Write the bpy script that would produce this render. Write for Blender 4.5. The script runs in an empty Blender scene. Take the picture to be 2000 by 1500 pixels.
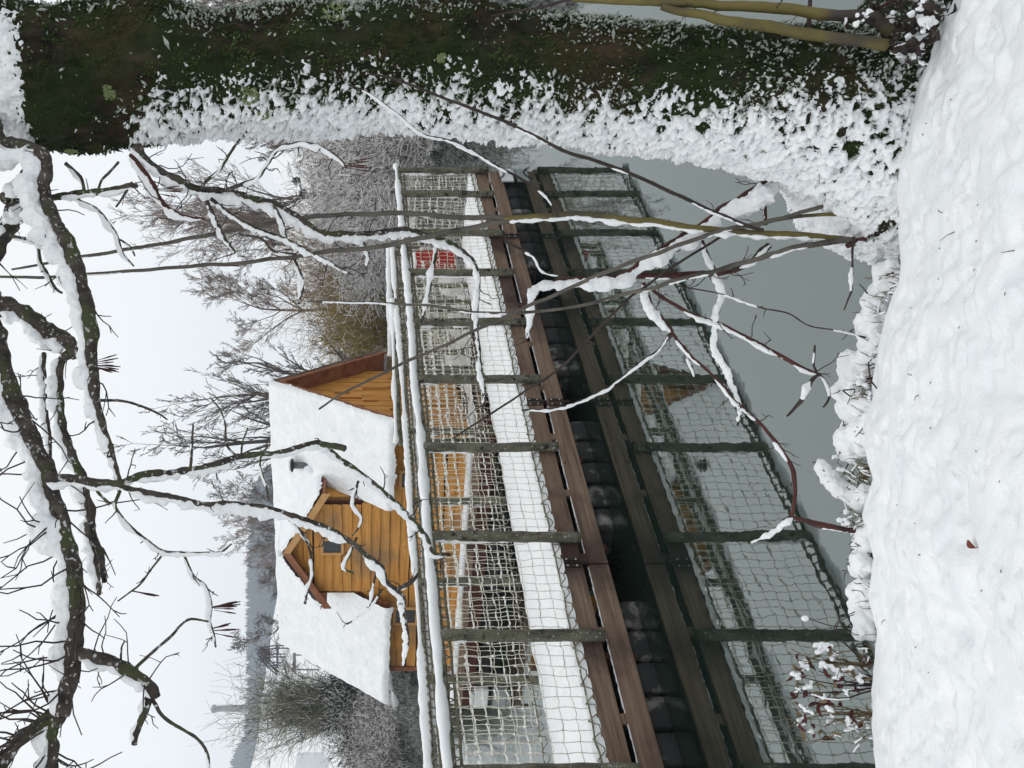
import bpy, math, random
import numpy as np
from mathutils import Vector, Matrix
random.seed(7)
RNG = np.random.default_rng(11)
SC = bpy.context.scene
COL = SC.collection
PI = math.pi
CAMH, F, VH = 2.15, 1500.0, 680.0     # eye height above the water, focal length and horizon line of the 2000 px photograph


def at(ix, iy, Y):
    """point at distance Y seen at photo position (ix, iy); the photo lies on its side"""
    return np.array([(750 - iy) / F * Y, Y, CAMH - (ix - VH) / F * Y])


# ------------------------------------------------------------------ numpy noise
def _hash(i, j, k, s):
    n = (i * 374761393 + j * 668265263 + k * 2147483647 + s * 1274126177) & 0xFFFFFFFF
    n = ((n ^ (n >> 13)) * 1274126177) & 0xFFFFFFFF
    n = (n ^ (n >> 16)) & 0xFFFFFFFF
    return n / 4294967295.0


def vnoise(P, s=0):
    P = np.asarray(P, dtype=float)
    I = np.floor(P).astype(np.int64)
    f = P - I
    f = f * f * (3 - 2 * f)
    r = 0
    for dx in (0, 1):
        for dy in (0, 1):
            for dz in (0, 1):
                w = (f[:, 0] if dx else 1 - f[:, 0]) * (f[:, 1] if dy else 1 - f[:, 1]) * (f[:, 2] if dz else 1 - f[:, 2])
                r = r + w * _hash(I[:, 0] + dx, I[:, 1] + dy, I[:, 2] + dz, s)
    return r * 2 - 1


def fbm(P, o=4, s=0):
    P = np.asarray(P, dtype=float)
    a, r, t = 1.0, 0, 0
    for k in range(o):
        r = r + a * vnoise(P * (2.03 ** k), s + k * 17)
        t += a
        a *= .5
    return r / t


def sstep(a, b, x):
    t = np.clip((x - a) / (b - a), 0, 1)
    return t * t * (3 - 2 * t)


# ------------------------------------------------------------------ mesh builder
def ico(n):
    import bmesh
    bm = bmesh.new()
    bmesh.ops.create_icosphere(bm, subdivisions=n, radius=1)
    v = np.array([x.co[:] for x in bm.verts])
    f = np.array([[a.index for a in p.verts] for p in bm.faces])
    bm.free()
    return v, f


ICO1, ICO2, ICO3 = ico(1), ico(2), ico(3)
OCT = (np.array([[1, 0, 0], [-1, 0, 0], [0, 1, 0], [0, -1, 0], [0, 0, 1], [0, 0, -1]], float),
       np.array([[0, 2, 4], [2, 1, 4], [1, 3, 4], [3, 0, 4], [2, 0, 5], [1, 2, 5], [3, 1, 5], [0, 3, 5]]))
BOXF = np.array([[0, 2, 3, 1], [4, 5, 7, 6], [0, 1, 5, 4], [2, 6, 7, 3], [0, 4, 6, 2], [1, 3, 7, 5]])


class MB:
    def __init__(self):
        self.V, self.Q, self.T, self.n = [], [], [], 0

    def add(self, v, q=None, t=None):
        v = np.asarray(v, float).reshape(-1, 3)
        if q is not None and len(q):
            self.Q.append(np.asarray(q).reshape(-1, 4) + self.n)
        if t is not None and len(t):
            self.T.append(np.asarray(t).reshape(-1, 3) + self.n)
        self.V.append(v)
        self.n += len(v)
        return self

    def tube(self, pts, rad, sides=6, cap=True, wob=0.0, flat=None):
        pts = np.asarray(pts, float)
        n = len(pts)
        rad = np.broadcast_to(np.asarray(rad, float), (n,)).copy()
        tg = np.gradient(pts, axis=0)
        tg /= np.linalg.norm(tg, axis=1)[:, None] + 1e-12
        up = np.array([0, 0, 1.0]) if abs(tg[0, 2]) < .9 else np.array([1.0, 0, 0])
        a = np.cross(tg[0], up)
        a /= np.linalg.norm(a)
        A = np.zeros((n, 3))
        for i in range(n):
            a = a - tg[i] * a.dot(tg[i])
            a /= np.linalg.norm(a) + 1e-12
            A[i] = a
        B = np.cross(tg, A)
        th = np.linspace(0, 2 * PI, sides, endpoint=False)
        ring = A[:, None, :] * np.cos(th)[None, :, None] + B[:, None, :] * np.sin(th)[None, :, None]
        rr = rad[:, None] * np.ones((1, sides))
        if wob:
            rr = rr * (1 + 1.25 * wob * fbm((pts[:, None, :] + ring * rad[:, None, None]).reshape(-1, 3) / (rad.mean() * 1.8 + 1e-6), 3, 3).reshape(n, sides))
        v = (pts[:, None, :] + ring * rr[:, :, None]).reshape(-1, 3)
        i = np.arange(n - 1)[:, None] * sides
        j = np.arange(sides)[None, :]
        k = (j + 1) % sides
        q = np.stack([i + j, i + k, i + k + sides, i + j + sides], -1).reshape(-1, 4)
        t = None
        if cap:
            v = np.vstack([v, pts[0] - tg[0] * rad[0] * .4, pts[-1] + tg[-1] * rad[-1] * .4])
            c0, c1 = n * sides, n * sides + 1
            jj = np.arange(sides)
            kk = (jj + 1) % sides
            t = np.vstack([np.stack([kk, jj, np.full(sides, c0)], -1),
                           np.stack([jj + (n - 1) * sides, kk + (n - 1) * sides, np.full(sides, c1)], -1)])
        return self.add(v, q, t)

    def segs(self, P0, P1, r0, r1, sides=3):
        P0, P1 = np.asarray(P0, float), np.asarray(P1, float)
        m = len(P0)
        if m == 0:
            return self
        r0 = np.broadcast_to(np.asarray(r0, float), (m,))
        r1 = np.broadcast_to(np.asarray(r1, float), (m,))
        d = P1 - P0
        d = d / (np.linalg.norm(d, axis=1)[:, None] + 1e-12)
        up = np.where(np.abs(d[:, 2:3]) < .9, np.array([[0, 0, 1.0]]), np.array([[1.0, 0, 0]]))
        a = np.cross(d, up)
        a /= np.linalg.norm(a, axis=1)[:, None] + 1e-12
        b = np.cross(d, a)
        th = np.linspace(0, 2 * PI, sides, endpoint=False)
        ring = a[:, None, :] * np.cos(th)[None, :, None] + b[:, None, :] * np.sin(th)[None, :, None]
        v = np.concatenate([P0[:, None, :] + ring * r0[:, None, None], P1[:, None, :] + ring * r1[:, None, None]], 1)
        base = np.arange(m)[:, None] * (2 * sides)
        j = np.arange(sides)[None, :]
        k = (j + 1) % sides
        q = np.stack([base + j, base + k, base + k + sides, base + j + sides], -1).reshape(-1, 4)
        return self.add(v.reshape(-1, 3), q)

    def inst(self, shape, C, S, rot=None):
        """copies of shape at C with per axis sizes S; rot (M,3,3) optional"""
        v, f = shape
        C = np.asarray(C, float)
        m = len(C)
        if m == 0:
            return self
        S = np.broadcast_to(np.asarray(S, float).reshape(len(np.atleast_2d(S)), -1), (m, 3))
        w = v[None] * S[:, None, :]
        if rot is not None:
            w = np.einsum('mij,mvj->mvi', rot, w)
        w = w + C[:, None, :]
        ff = (f[None] + (np.arange(m) * len(v))[:, None, None]).reshape(-1, 3)
        return self.add(w.reshape(-1, 3), None, ff)

    def box(self, lo, hi, M=None):
        v = np.array([[x, y, z] for x in (lo[0], hi[0]) for y in (lo[1], hi[1]) for z in (lo[2], hi[2])], float)
        q = np.array([[0, 1, 3, 2], [4, 6, 7, 5], [0, 4, 5, 1], [2, 3, 7, 6], [0, 2, 6, 4], [1, 5, 7, 3]])
        if M is not None:
            v = v @ np.array(M)[:3, :3].T + np.array(M)[:3, 3]
        return self.add(v, q)

    def prism(self, poly, off):
        """closed polygon (N,3) extruded by off"""
        p = np.asarray(poly, float)
        n = len(p)
        v = np.vstack([p, p + np.asarray(off, float)])
        q = [[i, (i + 1) % n, (i + 1) % n + n, i + n] for i in range(n)]
        t = [[0, i + 1, i] for i in range(1, n - 1)] + [[n, n + i, n + i + 1] for i in range(1, n - 1)]
        return self.add(v, q, t)

    def grid(self, V, nu, nv, mask=None, closed=False):
        i, j = np.meshgrid(np.arange(nu - 1), np.arange(nv if closed else nv - 1), indexing='ij')
        j2 = (j + 1) % nv
        q = np.stack([i * nv + j, i * nv + j2, (i + 1) * nv + j2, (i + 1) * nv + j], -1).reshape(-1, 4)
        if mask is not None:
            mk = mask.reshape(-1)
            q = q[mk[q].any(1)]
        return self.add(V, q)

    def build(self, name, mat, parent=None, smooth=True, bevel=0):
        V = np.vstack(self.V) if self.V else np.zeros((0, 3))
        Q = np.vstack(self.Q) if self.Q else np.zeros((0, 4), int)
        T = np.vstack(self.T) if self.T else np.zeros((0, 3), int)
        me = bpy.data.meshes.new(name)
        me.vertices.add(len(V))
        me.vertices.foreach_set('co', V.astype(np.float32).ravel())
        idx = np.concatenate([Q.ravel(), T.ravel()]).astype(np.int32)
        me.loops.add(len(idx))
        me.loops.foreach_set('vertex_index', idx)
        st = np.concatenate([np.arange(len(Q)) * 4, len(Q) * 4 + np.arange(len(T)) * 3]).astype(np.int32)
        me.polygons.add(len(st))
        me.polygons.foreach_set('loop_start', st)
        me.polygons.foreach_set('use_smooth', np.full(len(st), smooth))
        me.update(calc_edges=True)
        me.validate()
        o = bpy.data.objects.new(name, me)
        me.materials.append(mat)
        COL.objects.link(o)
        if parent is not None:
            o.parent = parent
        if bevel:
            b = o.modifiers.new('bevel', 'BEVEL')
            b.width = bevel
            b.segments = 2
        return o


def tag(o, label=None, cat=None, group=None, kind=None):
    if label:
        o['label'] = label
    if cat:
        o['category'] = cat
    if group:
        o['group'] = group
    if kind:
        o['kind'] = kind
    return o


def empty(name, loc=(0, 0, 0), rz=0):
    o = bpy.data.objects.new(name, None)
    o.empty_display_size = .2
    o.location = loc
    o.rotation_euler = (0, 0, rz)
    COL.objects.link(o)
    return o


# ------------------------------------------------------------------ materials
def new_mat(name):
    m = bpy.data.materials.new(name)
    m.use_nodes = True
    nt = m.node_tree
    return m, nt, nt.nodes['Principled BSDF']


def noise_mat(name, stops, scale=5, stretch=(1, 1, 1), rough=.8, bump=.3, bscale=None, detail=6, spec=.3, bdist=.01, mix2=None, contrast=None):
    """base colour from a stretched object-space noise; mix2=(colour, scale, lo, hi) lays patches of a second colour"""
    m, nt, b = new_mat(name)
    N, L = nt.nodes, nt.links
    tc = N.new('ShaderNodeTexCoord')
    mp = N.new('ShaderNodeMapping')
    mp.inputs['Scale'].default_value = stretch
    L.new(tc.outputs['Object'], mp.inputs['Vector'])
    no = N.new('ShaderNodeTexNoise')
    no.inputs['Scale'].default_value = scale
    no.inputs['Detail'].default_value = detail
    no.inputs['Roughness'].default_value = .6
    L.new(mp.outputs[0], no.inputs['Vector'])
    cr = N.new('ShaderNodeValToRGB')
    lo, hi = contrast or (.3, .7)
    e = cr.color_ramp.elements
    while len(e) < len(stops):
        e.new(.5)
    for i, c in enumerate(stops):
        e[i].position = lo + (hi - lo) * i / max(1, len(stops) - 1)
        e[i].color = (*c, 1)
    L.new(no.outputs['Fac'], cr.inputs['Fac'])
    col = cr.outputs['Color']
    for mx in (mix2 or []):
        c2, s2, l2, h2 = mx
        n2 = N.new('ShaderNodeTexNoise')
        n2.inputs['Scale'].default_value = s2
        n2.inputs['Detail'].default_value = 5
        L.new(tc.outputs['Object'], n2.inputs['Vector'])
        mr = N.new('ShaderNodeMapRange')
        mr.inputs['From Min'].default_value = l2
        mr.inputs['From Max'].default_value = h2
        L.new(n2.outputs['Fac'], mr.inputs['Value'])
        mi = N.new('ShaderNodeMix')
        mi.data_type = 'RGBA'
        L.new(mr.outputs[0], mi.inputs['Factor'])
        L.new(col, mi.inputs[6])
        mi.inputs[7].default_value = (*c2, 1)
        col = mi.outputs[2]
    L.new(col, b.inputs['Base Color'])
    b.inputs['Roughness'].default_value = rough
    b.inputs['Specular IOR Level'].default_value = spec
    if bump:
        nb = N.new('ShaderNodeTexNoise')
        nb.inputs['Scale'].default_value = bscale or scale * 3
        nb.inputs['Detail'].default_value = 6
        L.new(mp.outputs[0], nb.inputs['Vector'])
        bp = N.new('ShaderNodeBump')
        bp.inputs['Strength'].default_value = bump
        bp.inputs['Distance'].default_value = bdist
        L.new(nb.outputs['Fac'], bp.inputs['Height'])
        L.new(bp.outputs[0], b.inputs['Normal'])
    return m


M = {}
M['snow'] = noise_mat('snow', [(.78, .805, .825), (.865, .88, .89)], 6, rough=.7, bump=.45, bscale=95, spec=.2, bdist=.007)
M['far_snow'] = noise_mat('far_snow', [(.74, .76, .78), (.84, .85, .86)], .3, rough=.8, bump=0)
M['rope'] = noise_mat('snowy_rope', [(.42, .40, .31), (.70, .67, .57), (.84, .82, .75)], 14, rough=.9, bump=.0)
M['rope_dark'] = noise_mat('rope', [(.10, .09, .065), (.24, .22, .16)], 30, rough=.9, bump=0)
M['net_snow'] = noise_mat('clinging_snow', [(.74, .73, .66), (.84, .84, .80)], 8, rough=.8, bump=0)
M['bark'] = noise_mat('limb_bark', [(.016, .013, .012), (.05, .042, .036), (.105, .09, .075)], 26, (1, 1, .5), rough=.9, bump=.8, bscale=60, bdist=.006,
                      mix2=[((.055, .062, .028), 9, .5, .62), ((.50, .51, .52), 75, .60, .68)])
M['twig'] = noise_mat('twig_bark', [(.022, .016, .015), (.06, .045, .038)], 12, rough=.85, bump=0)
M['red_twig'] = noise_mat('reddish_twig_bark', [(.03, .012, .012), (.10, .035, .028)], 14, rough=.8, bump=.2)
M['stem'] = noise_mat('olive_stem_bark', [(.052, .045, .026), (.13, .105, .03), (.155, .125, .042)], 9, (1, 1, .6), rough=.6, bump=.3, bscale=50, bdist=.002,
                      mix2=[((.05, .042, .036), 2.1, .52, .62)])
M['grey_stem'] = noise_mat('grey_stem_bark', [(.05, .044, .038), (.10, .09, .075), (.14, .125, .10)], 9, rough=.7, bump=.3, bscale=50, bdist=.002)
M['moss_bark'] = noise_mat('mossy_trunk_bark', [(.008, .007, .006), (.026, .022, .014), (.055, .043, .028)], 22, (1, 1, .45), rough=.95, bump=1, bscale=60, bdist=.012, spec=.1,
                           mix2=[((.018, .032, .011), 4.2, .38, .60), ((.070, .042, .024), 3.0, .50, .80)])
M['moss'] = noise_mat('moss', [(.008, .017, .007), (.026, .048, .014), (.075, .105, .034)], 9, rough=.95, bump=0, spec=.1,
                      mix2=[((.066, .042, .022), 3.0, .52, .80)])
M['lichen'] = noise_mat('pale_lichen', [(.14, .19, .08), (.28, .32, .15)], 30, rough=.9, bump=.4)
M['frost'] = noise_mat('frosted_moss_tips', [(.13, .16, .12), (.34, .38, .33), (.60, .63, .61)], 40, rough=.9, bump=0)
M['plank'] = noise_mat('weathered_plank', [(.105, .066, .048), (.205, .138, .098), (.275, .195, .145)], 3.2, (.6, 14, 14), rough=.7, bump=.4, bscale=9, bdist=.003,
                       mix2=[((.062, .034, .028), 1.4, .5, .66), ((.030, .014, .010), 13, .70, .735)])
M['post'] = noise_mat('lichened_post', [(.052, .05, .038), (.125, .122, .088), (.185, .18, .135)], 16, (1, 1, .4), rough=.95, bump=.8, bscale=50, bdist=.006,
                      mix2=[((.028, .024, .018), 11, .57, .66), ((.5, .5, .48), 60, .63, .70)])
M['plastic'] = noise_mat('black_float_plastic', [(.010, .011, .012), (.024, .025, .026)], 4, rough=.65, bump=.3, bscale=20,
                         mix2=[((.26, .25, .23), 6, .56, .72)])
M['iron'] = noise_mat('dark_iron', [(.015, .011, .01), (.04, .025, .02)], 30, rough=.6, bump=.4)
M['bolt'] = noise_mat('zinc_bolt', [(.5, .5, .5), (.7, .7, .7)], 30, rough=.4, bump=0)
M['wall'] = noise_mat('honey_timber', [(.38, .165, .034), (.54, .25, .054), (.64, .325, .09)], 2.2, (.8, 10, 10), rough=.65, bump=.25, bscale=8, bdist=.003,
                      mix2=[((.30, .17, .075), 1.6, .48, .68), ((.13, .042, .012), 16, .69, .73)])
M['wall_v'] = noise_mat('honey_timber_upright', [(.38, .165, .034), (.54, .25, .054), (.64, .325, .09)], 2.2, (10, 10, .8), rough=.65, bump=.25, bscale=8, bdist=.003,
                        mix2=[((.13, .042, .012), 16, .69, .73)])
M['trim'] = noise_mat('brown_trim', [(.17, .060, .030), (.26, .105, .055), (.32, .145, .085)], 4, (2, 2, 2), rough=.7, bump=.2)
M['frame'] = noise_mat('pale_window_frame', [(.48, .25, .09), (.62, .36, .16)], 6, rough=.6, bump=.1)
M['skirt'] = noise_mat('red_brown_skirt', [(.035, .010, .006), (.08, .022, .012)], 3, (.8, 8, 8), rough=.7, bump=.2)
M['slate'] = noise_mat('lead_flashing', [(.07, .075, .085), (.16, .165, .18)], 8, rough=.5, bump=.3)
M['black_metal'] = noise_mat('black_metal', [(.008, .008, .010), (.025, .025, .028)], 20, rough=.5, bump=.2)
M['foam'] = noise_mat('white_foam', [(.62, .64, .65), (.74, .76, .77)], 5, rough=.8, bump=.1)
M['red'] = noise_mat('red_paint', [(.28, .018, .016), (.40, .032, .026)], 6, rough=.5, bump=.1)
M['navy'] = noise_mat('navy_steel', [(.006, .010, .035), (.012, .020, .055)], 2, rough=.6, bump=0)
M['concrete'] = noise_mat('pale_concrete', [(.13, .13, .13), (.19, .19, .19)], .2, rough=.9, bump=0)
M['grey'] = noise_mat('grey_wood', [(.12, .115, .12), (.2, .19, .2)], 2, rough=.9, bump=0)
M['far_bark'] = noise_mat('far_bark', [(.085, .072, .069), (.15, .128, .12)], 1.5, rough=.95, bump=0)
M['brown_twigs'] = noise_mat('brown_far_twigs', [(.15, .115, .098), (.30, .235, .20)], .6, rough=.95, bump=0)
M['tan_twigs'] = noise_mat('tan_bush_twigs', [(.15, .10, .055), (.30, .21, .12), (.38, .29, .19)], .8, rough=.95, bump=0)
M['dark_twigs'] = noise_mat('dark_thicket_twigs', [(.06, .048, .047), (.15, .118, .112)], .8, rough=.95, bump=0)
M['snow_twigs'] = noise_mat('snowed_twigs', [(.55, .53, .52), (.82, .81, .80)], 1.3, rough=.9, bump=0)
M['olive'] = noise_mat('olive_bush_twigs', [(.13, .10, .024), (.29, .215, .06), (.40, .31, .15)], .9, rough=.95, bump=0)
M['willow'] = noise_mat('grey_green_willow_twigs', [(.14, .145, .085), (.28, .28, .18)], .7, rough=.95, bump=0)
M['evergreen'] = noise_mat('dark_evergreen', [(.008, .012, .009), (.028, .035, .026)], 1.5, rough=.95, bump=0)
M['forest'] = noise_mat('far_forest', [(.014, .024, .030), (.038, .055, .066)], .02, rough=1, bump=0)
M['dead_leaf'] = noise_mat('dark_red_dead_leaf', [(.035, .008, .008), (.10, .020, .016)], 25, rough=.7, bump=.2)
M['straw'] = noise_mat('dry_straw', [(.07, .05, .025), (.22, .17, .10)], 25, rough=.8, bump=0)
M['leaf'] = noise_mat('russet_leaf', [(.10, .022, .012), (.2, .05, .025)], 60, rough=.6, bump=.2)
M['bank'] = noise_mat('dark_bank_earth', [(.012, .010, .010), (.04, .033, .03)], 6, rough=1, bump=.5)
M['glass'] = noise_mat('dark_glass', [(.012, .012, .016), (.03, .03, .036)], 9, rough=.08, bump=0, spec=.6)


def terrain_mat():
    m = noise_mat('snowy_ground', [(.16, .13, .12), (.55, .54, .54), (.80, .81, .82)], .55, rough=.95, bump=.3, bscale=3, bdist=.2, contrast=(.26, .44))
    return m


M['terrain'] = terrain_mat()


def water_mat():
    m, nt, b = new_mat('lake_water')
    N, L = nt.nodes, nt.links
    b.inputs['Base Color'].default_value = (.006, .013, .010, 1)
    b.inputs['Roughness'].default_value = .02
    b.inputs['IOR'].default_value = 2.9
    b.inputs['Specular Tint'].default_value = (.88, .985, .955, 1)
    tc = N.new('ShaderNodeTexCoord')
    h = None
    for sc, st in ((9.0, (1, .8, 1)), (2.2, (1, .7, 1))):
        mp = N.new('ShaderNodeMapping')
        mp.inputs['Scale'].default_value = st
        L.new(tc.outputs['Object'], mp.inputs['Vector'])
        no = N.new('ShaderNodeTexNoise')
        no.inputs['Scale'].default_value = sc
        no.inputs['Detail'].default_value = 2
        L.new(mp.outputs[0], no.inputs['Vector'])
        if h is None:
            h = no.outputs['Fac']
        else:
            ma = N.new('ShaderNodeMath')
            ma.operation = 'MULTIPLY_ADD'
            L.new(no.outputs['Fac'], ma.inputs[0])
            ma.inputs[1].default_value = 2.0
            L.new(h, ma.inputs[2])
            h = ma.outputs[0]
    bp = N.new('ShaderNodeBump')
    bp.inputs['Strength'].default_value = 1.0
    bp.inputs['Distance'].default_value = .00045
    L.new(h, bp.inputs['Height'])
    L.new(bp.outputs[0], b.inputs['Normal'])
    return m


M['water'] = water_mat()

# ------------------------------------------------------------------ camera, sky, sun, haze
cam_d = bpy.data.cameras.new('camera')
cam = bpy.data.objects.new('camera', cam_d)
COL.objects.link(cam)
cam.location = (0, 0, CAMH)
# the phone was turned on its side: picture right = down, picture up = right
cam.matrix_world = Matrix(((0, 1, 0, 0), (0, 0, -1, 0), (-1, 0, 0, CAMH), (0, 0, 0, 1)))
cam_d.sensor_width = 36
cam_d.lens = 27
cam_d.shift_x = .16
cam_d.clip_start = .05
cam_d.clip_end = 6000
SC.camera = cam

w = bpy.data.worlds.new('World')
SC.world = w
w.use_nodes = True
nt = w.node_tree
bg = nt.nodes['Background']
sky = nt.nodes.new('ShaderNodeTexSky')
sky.sky_type = 'NISHITA'
sky.sun_disc = False
sky.sun_elevation = math.radians(38)
sky.sun_rotation = math.radians(250)
sky.air_density = 1.0
sky.dust_density = 6.0
hs = nt.nodes.new('ShaderNodeHueSaturation')
hs.inputs['Saturation'].default_value = .12
nt.links.new(sky.outputs[0], hs.inputs['Color'])
mx = nt.nodes.new('ShaderNodeMix')
mx.data_type = 'RGBA'
mx.inputs['Factor'].default_value = .82
nt.links.new(hs.outputs[0], mx.inputs[6])
mx.inputs[7].default_value = (11.9, 12.1, 12.2, 1)
nt.links.new(mx.outputs[2], bg.inputs['Color'])
bg.inputs['Strength'].default_value = .1
sun_d = bpy.data.lights.new('sun', 'SUN')
sun_d.energy = .5
sun_d.angle = math.radians(40)
sun_d.color = (1, .97, .93)
sun = bpy.data.objects.new('sun', sun_d)
COL.objects.link(sun)
sd = Vector((-.36, -.10, .93)).normalized()       # towards the sun: up, left and a little behind the viewer
sun.rotation_euler = sd.to_track_quat('Z', 'Y').to_euler()
sky.sun_elevation = math.asin(sd.z)
sky.sun_rotation = math.atan2(sd.x, sd.y)
SC.view_settings.view_transform = 'Standard'
SC.view_settings.look = 'None'
SC.view_settings.exposure = -.10
SC.view_settings.gamma = 1
SC.cycles.max_bounces = 6
SC.cycles.diffuse_bounces = 3
SC.cycles.glossy_bounces = 3
SC.cycles.volume_bounces = 2
SC.cycles.use_denoising = True

HAZE = True
if HAZE:
    m = bpy.data.materials.new('haze')
    m.use_nodes = True
    nt = m.node_tree
    for n in list(nt.nodes):
        if n.type == 'BSDF_PRINCIPLED':
            nt.nodes.remove(n)
    pv = nt.nodes.new('ShaderNodeVolumePrincipled')
    pv.inputs['Color'].default_value = (.84, .92, 1.0, 1)
    pv.inputs['Density'].default_value = .00074
    pv.inputs['Anisotropy'].default_value = .0
    nt.links.new(pv.outputs[0], [n for n in nt.nodes if n.type == 'OUTPUT_MATERIAL'][0].inputs['Volume'])
    hz = MB().box((-560, -60, -1.6), (420, 860, 150)).build('haze', m, smooth=False)
    tag(hz, 'pale winter haze over the lake and hills', None, kind='stuff')


# ------------------------------------------------------------------ curves
def smooth_pts(P, step):
    """Catmull-Rom through P (N,k), resampled roughly every step (in the units of the first two columns)"""
    P = np.asarray(P, float)
    if len(P) < 3:
        n = max(2, int(np.linalg.norm(P[-1, :2] - P[0, :2]) / step) + 1)
        t = np.linspace(0, 1, n)[:, None]
        return P[0] * (1 - t) + P[-1] * t
    Q = np.vstack([2 * P[0] - P[1], P, 2 * P[-1] - P[-2]])
    out = []
    for i in range(1, len(Q) - 2):
        n = max(1, int(np.linalg.norm(Q[i + 1, :2] - Q[i, :2]) / step))
        t = np.linspace(0, 1, n, endpoint=False)[:, None]
        a, b, c, d = Q[i - 1], Q[i], Q[i + 1], Q[i + 2]
        out.append(.5 * (2 * b + (c - a) * t + (2 * a - 5 * b + 4 * c - d) * t * t + (3 * b - a - 3 * c + d) * t ** 3))
    out.append(P[-1:])
    return np.vstack(out)


WIND = np.array([-.72, -.22, .66])


def snow_on(mb, pts, rad, fac, gate=0.0, seed=0, smin=.004, fr=26):
    """snow lying along the upper, windward side of a branch"""
    n = len(pts)
    if n < 3:
        return
    tg = np.gradient(pts, axis=0)
    tg /= np.linalg.norm(tg, axis=1)[:, None] + 1e-9
    W = WIND[None] - tg * (tg @ WIND)[:, None]
    st = np.linalg.norm(W, axis=1)
    W /= st[:, None] + 1e-9
    nz = fbm(pts * fr + seed * 7.3, 3, seed) * 1.6
    sr = (np.maximum(rad, .003) * fac * .62 * (1 + (.75 if fac < 2.2 else .42) * nz)) * sstep(.15, .6, st) + smin * .55
    g = sstep(gate - .35, gate + .15, vnoise(pts * 9 + seed * 3.1, seed + 5)) if gate > -1 else np.ones(n)
    sr = sr * g
    e = np.minimum(np.arange(n), np.arange(n)[::-1]) / 7.0
    sr *= np.sqrt(np.clip(e + .06, .06, 1))
    c = pts + W * (rad * .55 + sr * .75 - .002)[:, None]
    run = sr > .0026
    i = 0
    while i < n:
        if run[i]:
            j = i
            while j < n and run[j]:
                j += 1
            if j - i >= 3:
                mb.tube(c[i:j], sr[i:j], 12, True, wob=.6)
            i = j
        else:
            i += 1


def twiglets(rng, pts, k, L, r, mb, smb=None, up=.3, sub=2):
    """k small twigs growing from a branch"""
    n = len(pts)
    tg = np.gradient(pts, axis=0)
    tg /= np.linalg.norm(tg, axis=1)[:, None] + 1e-9
    for _ in range(k):
        i = rng.integers(1, n - 1) if n > 3 else 1
        side = rng.normal(0, 1, 3)
        side -= tg[i] * side.dot(tg[i])
        side /= np.linalg.norm(side) + 1e-9
        d = tg[i] * rng.uniform(.1, .9) + side * rng.uniform(.5, 1) + np.array([0, 0, up])
        d /= np.linalg.norm(d)
        l = L * rng.uniform(.35, 1.0)
        p = pts[i].copy()
        P = [p]
        m = 6
        for s in range(m):
            d = d + rng.normal(0, .24, 3) + np.array([0, 0, .02])
            d /= np.linalg.norm(d)
            p = p + d * l / m
            P.append(p)
            if sub and s in (2, 4) and rng.random() < .6:
                e = d + rng.normal(0, .6, 3)
                e /= np.linalg.norm(e)
                q = [p, p + e * l * .15, p + e * l * .3 + rng.normal(0, .01, 3)]
                mb.tube(q, [r * .7, r * .55, r * .4], 4)
        P = np.array(P)
        R = np.linspace(r, r * .5, len(P))
        mb.tube(P, R, 5)
        if smb is not None and rng.random() < .7:
            snow_on(smb, smooth_pts(P, .02), np.full(len(smooth_pts(P, .02)), r), 1.3, .0, int(rng.integers(99)), .001)


CLOUD_FINE = bpy.data.textures.new('crumbly_crust', 'CLOUDS')
CLOUD_FINE.noise_scale = .017
CLOUD_FINE.noise_depth = 3


def crumble(o, vox, amp):
    rm = o.modifiers.new('fuse', 'REMESH')
    rm.mode = 'VOXEL'
    rm.voxel_size = vox
    rm.use_smooth_shade = True
    dp = o.modifiers.new('crumble', 'DISPLACE')
    dp.texture = CLOUD_FINE
    dp.texture_coords = 'GLOBAL'
    dp.strength = amp
    dp.mid_level = .5


class Limb:
    """a branch drawn as photo points (ix, iy, bark width in px) between distances Y0 and Y1"""

    def __init__(self, pts, Y0, Y1=None, step=6, wob=.01):
        Y1 = Y0 if Y1 is None else Y1
        P = np.array([(p[0], p[1], p[2] if len(p) > 2 else np.nan) for p in pts], float)
        w = P[:, 2]
        k = np.where(~np.isnan(w))[0]
        P[:, 2] = np.interp(np.arange(len(P)), k, w[k])
        S = smooth_pts(P, step)
        d = np.concatenate([[0], np.cumsum(np.linalg.norm(np.diff(S[:, :2], axis=0), axis=1))])
        t = d / d[-1]
        Y = Y0 + (Y1 - Y0) * t
        self.p = np.stack([(750 - S[:, 1]) / F * Y, Y, CAMH - (S[:, 0] - VH) / F * Y], -1)
        self.r = S[:, 2] / F * Y / 2
        self.p += (vnoise(self.p * 14, 2)[:, None] * np.array([[1, .6, .4]]) + vnoise(self.p * 14, 9)[:, None] * np.array([[0, .5, 1]])) * np.minimum(self.r, wob)[:, None] * .6


def build_limb(parent, pts, Y0, Y1=None, bark='bark', snow=1.1, gate=-2, tw=0, twl=.16, name='limb', seed=0, smin=.004, sides=9, wob=.16, step=6, twr=.0022, twup=.3, twsnow=True):
    l = Limb(pts, Y0, Y1, step)
    mb = MB()
    mb.tube(l.p, l.r * (1 + 1.1 * wob * fbm(l.p * 45, 2, seed)), sides + 3, True, wob=wob * 1.7)
    o = mb.build(name, M[bark], parent)
    sm = MB()
    if snow:
        snow_on(sm, l.p, l.r, snow, gate, seed, smin)
    if tw:
        t = MB()
        twiglets(np.random.default_rng(seed + 100), l.p, tw, twl, twr, t, sm if twsnow else None, twup)
        t.build('twigs', M['twig'], o)
    if sm.n:
        so = sm.build('snow', M['snow'], o)
        if np.median(l.r) * snow * .62 > .0062:
            crumble(so, .0042, .013)
    return l

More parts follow.
